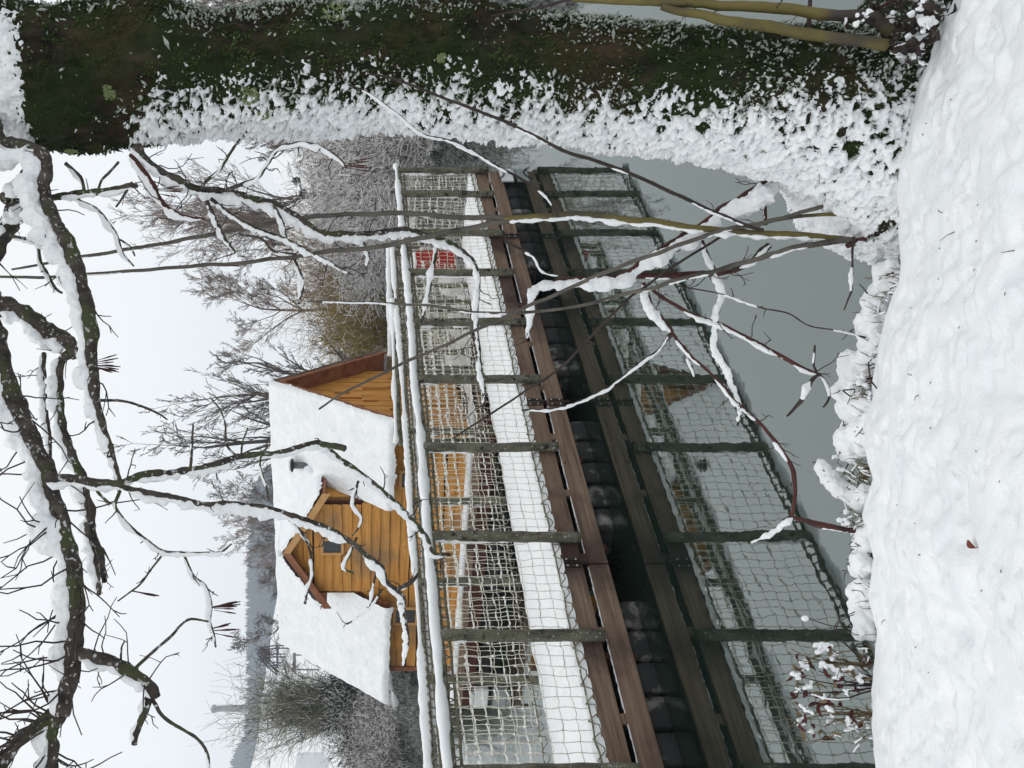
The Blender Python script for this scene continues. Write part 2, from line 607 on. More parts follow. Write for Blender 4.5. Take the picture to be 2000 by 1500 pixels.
# ------------------------------------------------------------------ water
tag(MB().add([[-75, -6, 0], [75, -6, 0], [75, 75, 0], [-75, 75, 0]], [[0, 1, 2, 3]]).build('lake_water', M['water'], smooth=False), kind='structure')

# ------------------------------------------------------------------ snowy bank in front
EDZ = .32
_e = [(1720, 1696), (1500, 1696), (1400, 1692), (1300, 1690), (1220, 1700), (1150, 1684), (1080, 1690), (1000, 1668), (930, 1690), (850, 1668), (780, 1690), (700, 1698), (620, 1716),
      (560, 1742), (500, 1752), (400, 1762), (300, 1768), (200, 1782), (100, 1812), (0, 1856), (-200, 1900)]
_ey = np.array([(CAMH - EDZ) * F / (v - VH) for _, v in _e])
_ex = np.array([(750 - i) / F * y for (i, _), y in zip(_e, _ey)])


def edge_y(X):
    return np.interp(X, _ex, _ey)


HOLES = []
for _ix, _iy, _r, _d in ((1862, 195, .013, .05), (1830, 222, .012, .04), (1893, 382, .011, .04), (1915, 474, .020, .035), (1845, 300, .018, .02), (1930, 950, .022, .015), (1905, 640, .024, .018), (1970, 1350, .03, .018), (1860, 1250, .022, .018),
                         (1940, 320, .02, .015), (1880, 560, .02, .016), (1985, 760, .03, .016), (1850, 900, .02, .014), (1800, 1130, .02, .016), (1950, 60, .03, .02), (1900, 150, .022, .015), (1760, 1290, .02, .02), (1770, 700, .02, .02), (1870, 1010, .025, .012)):
    _y = 1500 * 1.66 / (_ix - 680) + .01
    HOLES.append(((750 - _iy) / F * _y, _y, _r, _d))


def bank_z(X, Y):
    X = np.asarray(X, float)
    Y = np.asarray(Y, float)
    d = edge_y(X) - Y
    z = EDZ + .30 * np.maximum(d, 0) + .03 * np.tanh(np.maximum(d, 0) * 3)
    P = np.stack([X, Y, X * 0], -1).reshape(-1, 3)
    nz = (fbm(P * 2.2, 4, 31) * .035 + fbm(P * 8, 3, 5) * .010).reshape(X.shape)
    # soft pits where the wind and drips dented the snow
    pt = vnoise(P * np.array([11, 8, 1]), 77).reshape(X.shape)
    nz = nz - .014 * sstep(.30, .75, pt) - .013 * sstep(.30, .75, vnoise(P * 21, 78).reshape(X.shape)) - .010 * sstep(.45, .8, vnoise(P * 34, 79).reshape(X.shape)) + .006 * fbm(P * np.array([24, 15, 1]), 3, 6).reshape(X.shape) - .008 * sstep(.3, .75, vnoise(P * np.array([15, 9, 1]) + 7, 83).reshape(X.shape))
    z = z + .050 * np.exp(-((X - .66) / .30) ** 2 - ((Y - 2.40) / .30) ** 2) * sstep(-.15, .05, d + .1)
    for hx_, hy_, hr, hd in HOLES:
        z = z - hd * np.exp(-((X - hx_) ** 2 + (Y - hy_) ** 2) / hr ** 2)
    return z + nz * sstep(-.02, .25, d)


def build_bank():
    nu, nv = 620, 380
    X = np.linspace(-3.4, 3.4, nu)[:, None] * np.ones((1, nv))
    s = np.linspace(0, 1, nv)[None, :]
    Ye = edge_y(X)
    jit = .035 * fbm(np.stack([X[:, 0] * 5, X[:, 0] * 0, X[:, 0] * 0], -1), 3, 8)[:, None]
    Yend = Ye + jit
    s1 = np.minimum(s / .90, 1)
    Y = -.8 + (Yend + .8) * (1 - (1 - s1) ** 1.6)
    Z = bank_z(X, Y)
    # the snow lip rounds over, then drops to the water
    lip = sstep(0, .10, Yend - Y)
    Z = Z - .07 * (1 - lip) ** 2
    f = np.clip((s - .90) / .10, 0, 1)
    Y = Y + .03 * np.sin(f * PI) - .05 * f
    Z = Z - .62 * f ** 1.1
    V = np.stack([X, Y, Z], -1).reshape(-1, 3)
    o = MB().grid(V, nu, nv).build('snowy_bank', M['snow'])
    tag(o, kind='structure')


build_bank()

# ------------------------------------------------------------------ the big mossy tree
tree = empty('tree', (.95, 2.62, .3))
tag(tree, 'big mossy tree with snow plastered on its left side and limbs over the lake', 'tree')
tinv = np.array([.95, 2.62, .3])


def rel(o, org):
    """keep world placement when parented to an empty at org"""
    o.matrix_parent_inverse = Matrix.Translation(-Vector(org))
    return o


TR = [(-160, -40, 250), (-80, -20, 262), (0, 4, 280), (60, 12, 288), (120, 22, 300), (200, 6, 294), (260, -6, 286), (330, 8, 270), (430, 27, 260), (520, 20, 256), (600, 14, 260),
      (700, 20, 252), (800, 14, 252), (860, -3, 256), (900, -2, 262), (960, 18, 266), (1050, 34, 272), (1150, 45, 277), (1250, 54, 286), (1350, 62, 302), (1450, 65, 322), (1550, 68, 350),
      (1620, 76, 392), (1680, 62, 440), (1730, 36, 478), (1780, 10, 500), (1850, -20, 520)]
TY = 2.62
TA = np.array(TR, float)


def trunk_rows(ix):
    top, bot = np.interp(ix, TA[:, 0], TA[:, 1]), np.interp(ix, TA[:, 0], TA[:, 2])
    Yc = TY + np.maximum(0, (bot - top) / 2 / F * TY - .235) * 1.12
    cx = (750 - (top + bot) / 2) / F * Yc
    r = (bot - top) / 2 / F * Yc * .985
    z = CAMH - (ix - VH) / F * TY
    return cx, z, r, Yc


def trunk_surface(nr, nc, disp=True):
    ix = np.linspace(-155, 1850, nr)
    ker = np.ones(9) / 9
    cx, z, r, yc = trunk_rows(ix)
    th = np.linspace(0, 2 * PI, nc, endpoint=False)
    C = np.stack([cx, yc, z], -1)
    N = np.stack([np.cos(th), np.sin(th), 0 * th], -1)
    ridge = .07 * np.cos(th * 3 + .6)[None] * sstep(1350, 1750, ix)[:, None]
    P = C[:, None, :] + N[None] * (r[:, None] * (1 + ridge))[:, :, None]
    fl = P.reshape(-1, 3)
    d = fbm(fl * np.array([7, 7, 4]), 4, 3) * .016 + fbm(fl * np.array([34, 34, 20]), 3, 4) * .010 - .013 * (1 - np.abs(fbm(fl * np.array([17, 17, 3.2]), 3, 14)) * 2.6)
    P = fl + np.repeat(N[None], nr, 0).reshape(-1, 3) * d[:, None]
    return ix, P.reshape(nr, nc, 3), np.repeat(N[None], nr, 0)


NR, NC = 800, 320
tix, TP, TN = trunk_surface(NR, NC)
trunk = rel(MB().grid(TP.reshape(-1, 3), NR, NC, closed=True).build('trunk', M['moss_bark'], tree), tinv)
# snow driven onto the left side
left = -TN[:, :, 0]
front = -TN[:, :, 1]
thr = np.interp(tix, [-160, 0, 60, 100, 200, 265, 320, 420, 900, 1150, 1350, 1470, 1560, 1640, 1720, 1800], [.1, .1, .25, 1.5, 1.3, 1.02, .76, .62, .62, .60, .50, .36, .16, -.08, -.34, -.5])[:, None]
FL = TP.reshape(-1, 3)
# tongues of snow drawn out along the wind
skew = FL @ np.array([[1, 0, .45], [0, 1, 0], [-.45, 0, 1]])
nz1 = fbm(skew * np.array([15, 15, 24]), 3, 40).reshape(NR, NC)
nz2 = fbm(FL * np.array([62, 62, 78]), 3, 41).reshape(NR, NC)
nz3 = fbm(FL * np.array([125, 125, 140]), 2, 42).reshape(NR, NC)
m = (left * .93 + front * .10) - thr
m = np.minimum(m, .50)
hol = np.maximum(sstep(.30, .62, vnoise(FL * np.array([38, 38, 30]), 90).reshape(NR, NC)), sstep(.34, .66, vnoise(FL * np.array([62, 62, 48]), 91).reshape(NR, NC)))
m = m + nz1 * .38 + nz2 * .56 + nz3 * .34 - hol * (1.0 - .75 * sstep(.62, .9, left))
m = m - 1.3 * np.exp(-((tix[:, None] - 1742 - 22 * nz1) / 15) ** 2) * sstep(-.35, .1, fbm(FL * 9, 2, 93).reshape(NR, NC)) * (front > 0)
# the crotch at the very top is packed with snow
cro = np.stack([(FL[:, 0] - at(15, 175, TY)[0]) / .19, (FL[:, 2] - at(15, 175, TY)[2]) / .125], -1)
cro = (1.15 - np.linalg.norm(cro, axis=1)).reshape(NR, NC)
m = np.maximum(m, np.where(front > 0, cro * .9 + nz2 * .4, -1))
off = np.clip(m * .045, -.03, .012) + sstep(.0, .4, m) * (fbm(FL * 40, 3, 50).reshape(NR, NC) * .014 + nz3 * .007 + nz2 * .006 + .003)
SP = TP + TN * off[:, :, None] + np.array([-.3, 0, .3]) * np.maximum(off, 0)[:, :, None]
rel(MB().grid(SP.reshape(-1, 3), NR, NC, mask=(off > -.004), closed=True).build('snow', M['snow'], tree), tinv)

# moss and frosted moss tips all over the bark
rg = np.random.default_rng(5)


def scatter_trunk(n, dens):
    i = rg.integers(2, NR - 2, n * 4)
    j = rg.integers(0, NC, n * 4)
    k = rg.random(n * 4) < dens(tix[i], left[i, j], front[i, j], TP[i, j])
    i, j = i[k][:n], j[k][:n]
    return TP[i, j] + TN[i, j] * .003 + rg.normal(0, .003, (len(i), 3)), TN[i, j]


def frames(Z):
    """rotation matrices whose third column is Z"""
    Z = Z / (np.linalg.norm(Z, axis=1)[:, None] + 1e-9)
    a = rg.normal(0, 1, Z.shape)
    a -= Z * (a * Z).sum(1)[:, None]
    a /= np.linalg.norm(a, axis=1)[:, None] + 1e-9
    return np.stack([a, np.cross(Z, a), Z], -1)


c, n_ = scatter_trunk(15000, lambda x, l, f, p: (f > -.3) * (.25 + .75 * (fbm(p * 6, 2, 6) > -.1)))
d = n_ * .7 + np.array([0, 0, -.5]) + rg.normal(0, .45, c.shape)
S = np.stack([rg.uniform(.0015, .003, len(c)), rg.uniform(.003, .006, len(c)), rg.uniform(.006, .014, len(c))], -1)
tag(rel(MB().inst(OCT, c, S, frames(d)).build('moss', M['moss'], tree), tinv), kind='stuff')


def frost_d(x, l, f, p):
    right = sstep(.1, .75, -l)                      # the right-hand strip
    seam = sstep(.45, .0, np.abs(l - np.interp(x, tix, thr[:, 0])))
    low = sstep(1250, 1600, x)
    a = (.85 * right + .5 * seam + .65 * low + .05) * sstep(-.2, .2, f)
    a = a * np.where(x < 330, .3, 1) * np.where((x < 120) & (l > .2), .6, 1)
    return a * (.25 + .95 * (fbm(p * np.array([9, 9, 6]), 3, 9) > -.05))


c, n_ = scatter_trunk(10500, frost_d)
d = n_ * .5 + np.array([-.3, 0, .1]) + rg.normal(0, .7, c.shape)
s0 = np.exp(rg.normal(-.08, .42, len(c)))
S = np.stack([s0 * .0022, s0 * .0032, s0 * rg.uniform(.004, .011, len(c))], -1)
tag(rel(MB().inst(OCT, c + n_ * .006, S, frames(d)).build('frosted_moss', M['frost'], tree), tinv), kind='stuff')
# pale lichen rosettes
for (lx, ly, rr, mt) in ((245, 190, .020, 'lichen'), (500, 190, .026, 'lichen'), (655, 40, .042, 'lichen'), (140, 300, .018, 'lichen'), (520, 215, .016, 'lichen'), (850, 130, .012, 'lichen')):
    i = np.argmin(abs(tix - lx))
    j = np.argmin(np.where(front[i] > .05, abs(TP[i, :, 0] - at(lx, ly, TY)[0] * (1 - .05)), 9))
    k = 90
    a = rg.uniform(0, 2 * PI, k)
    q = np.sqrt(rg.random(k)) * rr
    fr = frames(TN[i, j][None])[0]
    cc = TP[i, j] + fr[:, 0][None] * (q * np.cos(a))[:, None] + fr[:, 1][None] * (q * np.sin(a) * 1.2)[:, None] + TN[i, j] * .006
    rel(MB().inst(OCT, cc, np.stack([np.full(k, .0022), np.full(k, .004), rg.uniform(.004, .011, k)], -1), frames(rg.normal(0, 1, (k, 3)) + TN[i, j] * .5)).build('lichen', M[mt], tree), tinv)


def tl(pts, Y0, Y1=None, **k):
    l = build_limb(None, pts, Y0, Y1, **k)
    o = [x for x in COL.objects if x.name.split('.')[0] == 'limb' and x.parent is None][-1]
    o.parent = tree
    rel(o, tinv)
    return l


# limbs from the top of the trunk
tl([(-60, 150, 60), (-10, 262, 34), (33, 288, 32), (73, 296, 30), (92, 330, 28), (84, 360, 28), (90, 390, 28), (105, 427, 29), (127, 467, 30), (141, 500, 30), (158, 560, 28), (170, 617, 27),
    (178, 667, 27), (182, 717, 26), (181, 750, 23), (187, 793, 18), (200, 827, 16), (213, 860, 12), (225, 907, 10), (238, 950, 9)], 2.5, 2.12, snow=1.75, tw=16, twl=.16, seed=1, wob=.22, twr=.0028)
tl([(-160, 30, 70), (-140, 300, 60), (-90, 520, 44), (-30, 625, 40), (0, 662, 36), (12, 727, 34), (22, 760, 34), (42, 813, 34), (68, 873, 33), (90, 920, 34), (102, 960, 36), (117, 1000, 36), (126, 1040, 36),
    (138, 1080, 34), (146, 1130, 33), (148, 1180, 33), (145, 1240, 33), (142, 1280, 34), (138, 1320, 30), (126, 1360, 32), (122, 1400, 30)], 2.45, 2.0, snow=1.55, tw=95, twl=.34, seed=2, wob=.24, twup=.45, twr=.0028)
tl([(122, 1392, 30), (90, 1402, 26), (58, 1425, 24), (43, 1436, 24), (24, 1460, 23), (7, 1500, 22), (-10, 1560, 20)], 2.02, 1.95, snow=1.3, tw=40, twl=.34, seed=3, wob=.25, twup=.3, twr=.003)
tl([(118, 1396, 26), (97, 1433, 25), (101, 1467, 25), (104, 1500, 24), (110, 1570, 22)], 2.01, 2.0, snow=1.4, tw=26, twl=.3, seed=4, twr=.0028, wob=.25)
tl([(92, 930, 22), (112, 937, 20), (160, 938, 18), (200, 943, 18), (240, 948, 16)], 2.1, 2.12, snow=1.3, seed=5)
tl([(236, 947, 14), (283, 927, 14), (333, 923, 13), (400, 913, 12), (450, 898, 12), (500, 888, 11), (543, 883, 11), (600, 868, 11), (628, 867, 11), (652, 887, 10), (684, 910, 10), (717, 933, 9), (747, 960, 9),
    (777, 987, 9), (810, 1020, 9), (836, 1052, 10), (846, 1080, 8), (880, 1084, 6)], 2.12, 2.6, snow=1.5, gate=-.55, tw=12, twl=.10, seed=6, wob=.2, twr=.0025)
tl([(626, 867, 11), (645, 870, 11), (662, 873, 12), (674, 877, 12)], 2.3, 2.3, snow=0, seed=7)
tl([(236, 947, 12), (250, 956, 12), (300, 966, 12), (350, 973, 11), (400, 983, 11), (483, 987, 11), (533, 997, 11), (600, 1017, 11), (650, 1037, 11), (690, 1066, 11), (720, 1090, 10), (747, 1110, 10), (756, 1137, 9),
    (782, 1157, 9), (790, 1170, 9), (790, 1197, 8), (793, 1227, 8), (797, 1250, 7), (790, 1290, 5), (786, 1307, 4)], 2.12, 2.5, snow=1.9, gate=-.6, tw=10, twl=.09, seed=8, wob=.22)
for q in ([(559, 1008, 5), (590, 1040, 4), (610, 1070, 3), (612, 1082, 3)], [(566, 1010, 6), (600, 1060, 5), (612, 1115, 5), (601, 1150, 5), (596, 1180, 5)],
          [(696, 1050, 5), (680, 1085, 7), (672, 1110, 5), (690, 1120, 4)], [(776, 1150, 8), (800, 1138, 9), (816, 1124, 6), (818, 1120, 5)],
          [(734, 1120, 4), (728, 1160, 4), (721, 1190, 3)], [(748, 1150, 4), (728, 1180, 4), (700, 1205, 3), (677, 1220, 2.5)],
          [(700, 940, 5), (692, 985, 5), (706, 1010, 4), (700, 1030, 4), (688, 1046, 3)]):
    tl(q, 2.4, 2.42, snow=1.6, gate=-.3, seed=int(q[0][0]), tw=2, twl=.04)
# two snow-covered limbs behind, hanging from above
tl([(-60, 560, 34), (0, 597, 34), (33, 603, 32), (67, 627, 30), (88, 645, 30), (117, 660, 30), (140, 672, 27), (143, 700, 18)], 2.7, 2.7, snow=1.0, gate=-.4, seed=9, wob=.25, tw=4)
tl([(138, 690, 18), (122, 705, 18), (117, 733, 16), (117, 783, 16), (121, 833, 17), (131, 860, 17), (147, 900, 16), (163, 937, 17), (170, 973, 17), (177, 1000, 18), (178, 1025, 18), (183, 1050, 17), (197, 1100, 14),
    (203, 1136, 11)], 2.7, 2.65, snow=1.7, seed=10, tw=14, twl=.12, wob=.22)
tl([(168, 1020, 10), (176, 1060, 10), (184, 1097, 11), (190, 1130, 11), (191, 1160, 10)], 2.62, 2.6, snow=2.2, seed=11)
tl([(88, 690, 9), (86, 740, 9), (90, 800, 8), (96, 850, 8), (98, 905, 6)], 2.72, 2.7, snow=2.2, seed=12, tw=4)
tl([(148, 1275, 24), (187, 1285, 23), (233, 1297, 23), (267, 1320, 22), (293, 1343, 23), (303, 1362, 20)], 2.02, 2.02, snow=1.2, gate=-.5, seed=13, tw=9, twl=.2)
tl([(292, 1360, 17), (286, 1385, 16), (275, 1410, 15), (267, 1433, 14), (263, 1457, 12)], 2.02, 2.0, snow=2.0, seed=14)
tl([(298, 1366, 8), (320, 1400, 7), (350, 1420, 6), (383, 1440, 6), (403, 1467, 6), (408, 1500, 5), (402, 1540, 4)], 2.02, 2.05, snow=1.6, seed=15, gate=-.2)
tl([(258, 1310, 7), (300, 1273, 6), (333, 1243, 6), (353, 1220, 5), (373, 1208, 5), (407, 1214, 4)], 2.02, 2.1, snow=.8, gate=.2, seed=16)
tl([(236, 960, 7), (225, 985, 6), (233, 1003, 6), (253, 1027, 6), (283, 1053, 6), (320, 1077, 6), (367, 1080, 5), (400, 1079, 4), (432, 1078, 4), (452, 1062, 3)], 2.15, 2.2, snow=1.9, gate=-.4, seed=17, tw=5, twl=.06)
tl([(360, 1085, 5), (377, 1123, 5), (400, 1143, 5), (413, 1180, 5), (410, 1213, 5), (418, 1240, 4), (421, 1264, 4)], 2.2, 2.2, snow=2.0, gate=-.4, seed=18, tw=4, twl=.05)
tl([(320, 1080, 4), (296, 1110, 4), (276, 1140, 4), (250, 1160, 3), (230, 1174, 3)], 2.2, 2.2, snow=.9, gate=.2, seed=19, tw=2, twl=.05)
# reddish catkin bunches at the limb tips
for (cx_, cy_, Yc, k) in ((440, 1190, 2.2, 9), (438, 1232, 2.2, 7), (285, 1150, 2.2, 3), (700, 322, 2.5, 7), (208, 712, 2.35, 10), (330, 372, 2.52, 6), (445, 512, 2.6, 4), (560, 494, 2.7, 5)):
    mb = MB()
    for _ in range(k):
        y_ = cy_ + rg.uniform(-16, 16)
        a = at(cx_ - rg.uniform(20, 32), cy_ + (y_ - cy_) * .3, Yc)
        b = at(cx_ + rg.uniform(8, 30), y_ + rg.uniform(-4, 4), Yc + rg.uniform(-.03, .03))
        mb.tube([a, a * .6 + b * .4, a * .3 + b * .7, b], [.0009, .0011, .0026, .0014], 5)
    rel(mb.build('catkins', M['red_twig'], tree), tinv)
# limb bending down in front of the walkway
tl([(268, 285, 22), (277, 302, 16), (300, 327, 16), (333, 347, 16), (367, 363, 16), (400, 371, 16), (450, 377, 15), (500, 390, 15), (537, 400, 15), (567, 417, 14), (600, 440, 14), (633, 457, 13), (700, 458, 13), (750, 452, 13), (790, 451, 13),
    (830, 458, 12), (860, 467, 11), (893, 484, 10), (923, 510, 9), (936, 550, 7), (934, 590, 7), (931, 633, 6), (934, 683, 6), (940, 733, 6), (947, 770, 6), (942, 797, 5)], 2.5, 3.05, snow=1.7, gate=-.75, seed=20, wob=.2, tw=30, twl=.17)
tl([(260, 303, 13), (277, 333, 12), (297, 363, 12), (310, 387, 11), (327, 407, 10), (360, 423, 7), (400, 427, 5)], 2.5, 2.5, snow=2.0, seed=21, tw=3, bark='red_twig')
tl([(440, 374, 8), (470, 362, 8), (500, 350, 8), (517, 327, 8), (543, 290, 8), (570, 282, 7), (593, 280, 7), (633, 290, 7), (660, 310, 6), (676, 328, 5)], 2.56, 2.5, snow=1.4, gate=-.3, seed=22, tw=10, twl=.12)
tl([(394, 368, 7), (397, 358, 7), (427, 333, 7), (437, 318, 7), (450, 300, 6), (470, 272, 4)], 2.52, 2.5, snow=.8, gate=.2, seed=23, tw=3, twl=.06)
tl([(412, 388, 8), (440, 410, 7), (470, 430, 7), (500, 445, 7), (547, 463, 7), (587, 483, 6), (633, 507, 5), (690, 538, 3)], 2.55, 2.7, snow=1.7, gate=-.4, seed=24, tw=10, twl=.12)
tl([(404, 392, 8), (423, 433, 8), (440, 470, 7), (460, 492, 4)], 2.54, 2.55, snow=1.7, gate=-.4, seed=25, tw=3, twl=.05)
tl([(467, 457, 5), (513, 467, 5), (533, 490, 5), (577, 497, 4)], 2.6, 2.65, snow=1.6, gate=-.2, seed=26)
tl([(574, 507, 6), (590, 550, 7), (583, 594, 6)], 2.7, 2.72, snow=2.0, seed=27)
tl([(536, 400, 7), (553, 440, 6), (560, 470, 5), (577, 480, 4)], 2.64, 2.68, snow=2.2, seed=28)
tl([(700, 458, 6), (712, 478, 5), (720, 500, 4), (715, 525, 4)], 2.8, 2.82, snow=2.6, seed=29)
tl([(855, 462, 7), (850, 500, 7), (846, 530, 6), (838, 570, 5), (832, 605, 5), (822, 632, 4)], 2.95, 2.98, snow=2.1, seed=30, gate=-.7)
# small dead limbs high on the left of the trunk
tl([(96, 388, 14), (120, 384, 14), (150, 377, 13), (200, 372, 13), (240, 367, 14), (268, 362, 11)], 2.45, 2.45, snow=.8, gate=.0, seed=31, tw=5, twl=.07, wob=.28)
tl([(140, 380, 7), (160, 394, 7), (187, 407, 6), (213, 437, 6), (230, 463, 5), (240, 495, 5), (262, 520, 3)], 2.45, 2.45, snow=2.0, seed=32)
tl([(235, 468, 4), (255, 482, 4), (264, 500, 3)], 2.45, 2.45, snow=1.2, seed=33)
tl([(-20, 500, 40), (2, 470, 38), (22, 427, 34), (45, 403, 32), (62, 384, 26), (74, 366, 16)], 2.75, 2.65, snow=1.0, gate=.0, seed=34, wob=.3, tw=3)
tl([(10, 388, 22), (26, 372, 24), (40, 352, 22), (52, 335, 14)], 2.68, 2.6, snow=1.9, seed=35, wob=.3)
tl([(24, 462, 9), (50, 468, 8), (74, 477, 8), (96, 487, 8), (104, 492, 5)], 2.6, 2.6, snow=1.5, seed=36)
tl([(74, 478, 7), (78, 510, 7), (92, 535, 7), (108, 563, 6), (122, 572, 4)], 2.6, 2.6, snow=1.5, seed=37, tw=2, twl=.05)
tl([(128, 318, 8), (146, 334, 8), (160, 350, 7), (165, 372, 6)], 2.5, 2.48, snow=1.4, seed=38)
tl([(233, 316, 5), (215, 335, 5), (198, 352, 5), (192, 370, 5)], 2.5, 2.47, snow=.5, gate=.2, seed=39)
tl([(258, 356, 5), (240, 385, 5), (226, 404, 4)], 2.45, 2.44, snow=.4, gate=.3, seed=40)
tl([(187, 948, 7), (190, 960, 6), (215, 985, 5)], 2.1, 2.1, snow=.6, seed=41)
tl([(372, 920, 6), (374, 900, 6), (376, 868, 5), (378, 830, 4)], 2.15, 2.15, snow=.3, gate=.3, seed=42)
tl([(462, 892, 5), (442, 868, 5), (440, 828, 4), (430, 800, 3), (410, 776, 3)], 2.18, 2.2, snow=.3, gate=.3, seed=43)
tl([(470, 890, 4), (474, 862, 4), (484, 836, 3)], 2.18, 2.2, snow=.3, gate=.3, seed=44)
tl([(512, 882, 4), (508, 910, 4), (520, 950, 4), (524, 975, 4)], 2.2, 2.2, snow=.8, gate=.0, seed=45)
tl([(188, 782, 6), (233, 783, 5), (280, 795, 5), (310, 808, 4), (327, 820, 3)], 2.2, 2.25, snow=.5, gate=.2, seed=47)
tl([(236, 1292, 5), (238, 1262, 4), (243, 1252, 3)], 2.02, 2.0, snow=.2, gate=.3, seed=48)

# ------------------------------------------------------------------ bare shrubs beside the trunk
o0 = at(1655, 467, 2.72)
shrub = empty('bare_shrub', tuple(o0))
tag(shrub, 'shrub of long thin olive stems rising from the snow just left of the mossy trunk', 'shrub')


def stem(parent, org, pts, Y0, Y1, **k):
    build_limb(None, pts, Y0, Y1, name='stem', **k)
    o = [x for x in COL.objects if x.name.split('.')[0] == 'stem' and x.parent is None][-1]
    o.parent = parent
    rel(o, org)


stem(shrub, o0, [(1672, 470, 18), (1647, 467, 15), (1500, 457, 14), (1367, 447, 14), (1200, 426, 15), (1100, 420, 15), (1000, 427, 13), (985, 428, 12)], 2.72, 2.72, bark='stem', snow=.75, gate=-.5, seed=60, wob=.06)
stem(shrub, o0, [(1000, 427, 11), (900, 423, 10), (800, 418, 10), (700, 419, 9), (633, 420, 9), (567, 430, 8), (467, 447, 8), (383, 464, 8), (300, 478, 7), (233, 490, 7), (113, 510, 6), (23, 526, 4)], 2.72, 2.68, bark='grey_stem', snow=.3, gate=.35, seed=61, wob=.06)
stem(shrub, o0, [(1010, 428, 11), (960, 438, 11), (900, 447, 10), (800, 469, 10), (700, 487, 9), (633, 493, 9), (540, 506, 8), (467, 513, 8), (333, 523, 7), (167, 536, 6), (80, 541, 6), (-20, 540, 5)], 2.72, 2.68, bark='grey_stem', snow=.35, gate=.25, seed=62, wob=.06)
stem(shrub, o0, [(1612, 399, 8), (1540, 424, 8), (1493, 434, 9), (1400, 453, 9), (1300, 490, 8), (1200, 523, 8), (1067, 583, 7), (933, 643, 6), (817, 697, 6), (767, 720, 6), (733, 737, 5), (660, 773, 4), (623, 799, 4)], 2.70, 2.74, bark='grey_stem', snow=.5, gate=.25, seed=63, wob=.08)
stem(shrub, o0, [(1655, 418, 7), (1600, 419, 7), (1533, 428, 7), (1470, 438, 6)], 2.70, 2.72, bark='stem', snow=.2, gate=.3, seed=64, wob=.06)
stem(shrub, o0, [(1660, 466, 12), (1640, 469, 12), (1533, 490, 11), (1467, 507, 10), (1367, 537, 9), (1267, 563, 8), (1200, 580, 7), (1133, 597, 6), (1033, 610, 6), (933, 610, 5), (833, 597, 5), (700, 590, 4), (600, 588, 3)], 2.70, 2.78, bark='grey_stem', snow=.5, gate=.1, seed=65, wob=.08)
stem(shrub, o0, [(1490, 436, 5), (1427, 452, 5), (1340, 505, 5), (1267, 553, 5), (1200, 610, 5), (1100, 713, 5), (1017, 770, 4), (950, 813, 4), (883, 857, 3)], 2.72, 2.8, bark='twig', snow=.6, gate=.1, seed=66, wob=.08)
stem(shrub, o0, [(1490, 448, 7), (1467, 443, 7), (1400, 417, 7), (1317, 377, 7), (1200, 328, 7), (1100, 293, 7), (1025, 257, 7), (975, 232, 6), (900, 203, 6), (867, 192, 5), (775, 155, 5), (722, 145, 4)], 2.66, 2.34, bark='twig', snow=.5, gate=.2, seed=67, wob=.1)
stem(shrub, o0, [(1090, 423, 5), (1067, 383, 5), (1020, 350, 5), (977, 327, 5), (887, 277, 5), (825, 262, 4), (775, 222, 4), (720, 182, 4), (680, 165, 3)], 2.7, 2.32, bark='twig', snow=1.0, gate=-.1, seed=68, wob=.1)
stem(shrub, o0, [(985, 470, 5), (1040, 500, 5), (1060, 530, 4), (1110, 540, 4)], 2.75, 2.8, bark='twig', snow=.9, gate=.0, seed=69)
stem(shrub, o0, [(1690, 466, 10), (1672, 470, 10), (1655, 480, 9)], 2.7, 2.7, bark='red_twig', snow=1.5, seed=70)
stem(shrub, o0, [(1668, 463, 4), (1664, 500, 4), (1664, 560, 4), (1656, 585, 3), (1648, 606, 2.5)], 2.66, 2.6, bark='twig', snow=1.5, gate=-.1, seed=71)

o1 = at(1700, 50, 2.4)
shrub2 = empty('bare_shrub', tuple(o1))
tag(shrub2, 'shrub of two thick olive stems standing close against the right side of the mossy trunk', 'shrub')
stem(shrub2, o1, [(1740, 60, 24), (1700, 36, 22), (1600, 27, 21), (1500, 15, 20), (1400, 8, 18), (1300, 4, 17), (1200, 0, 15), (1100, -4, 11), (1000, -20, 10), (800, -60, 8)], 2.36, 2.36, bark='stem', snow=.1, gate=.5, seed=72, wob=.05, tw=9, twl=.12, sides=12)
stem(shrub2, o1, [(1730, 88, 23), (1682, 80, 22), (1600, 70, 22), (1500, 53, 21), (1400, 35, 18), (1330, 23, 15), (1290, 12, 13)], 2.33, 2.36, bark='stem', snow=.1, gate=.5, seed=73, wob=.05, tw=4, twl=.1, sides=12)
stem(shrub2, o1, [(1120, -2, 6), (1060, 14, 5), (1010, 22, 4), (960, 30, 3)], 2.36, 2.36, bark='twig', snow=.2, gate=.5, seed=74)
stem(shrub2, o1, [(1582, -20, 8), (1582, 30, 8), (1580, 62, 8)], 2.4, 2.4, bark='twig', snow=.2, gate=.5, seed=75)
stem(shrub2, o1, [(1690, 30, 7), (1720, 14, 7), (1760, -10, 6)], 2.4, 2.4, bark='red_twig', snow=.6, gate=.2, seed=76, tw=8, twl=.1)

# ------------------------------------------------------------------ fallen snowed branch lying over the water
o2 = at(1480, 365, 2.85)
fb = empty('fallen_branch', tuple(o2))
tag(fb, 'fallen branch thick with snow leaning from the trunk foot out over the water', 'branch')


def fbr(pts, Y0, Y1, name='bough', **k):
    build_limb(None, pts, Y0, Y1, name=name, **k)
    o = [x for x in COL.objects if x.name.split('.')[0] == name and x.parent is None][-1]
    o.parent = fb
    rel(o, o2)


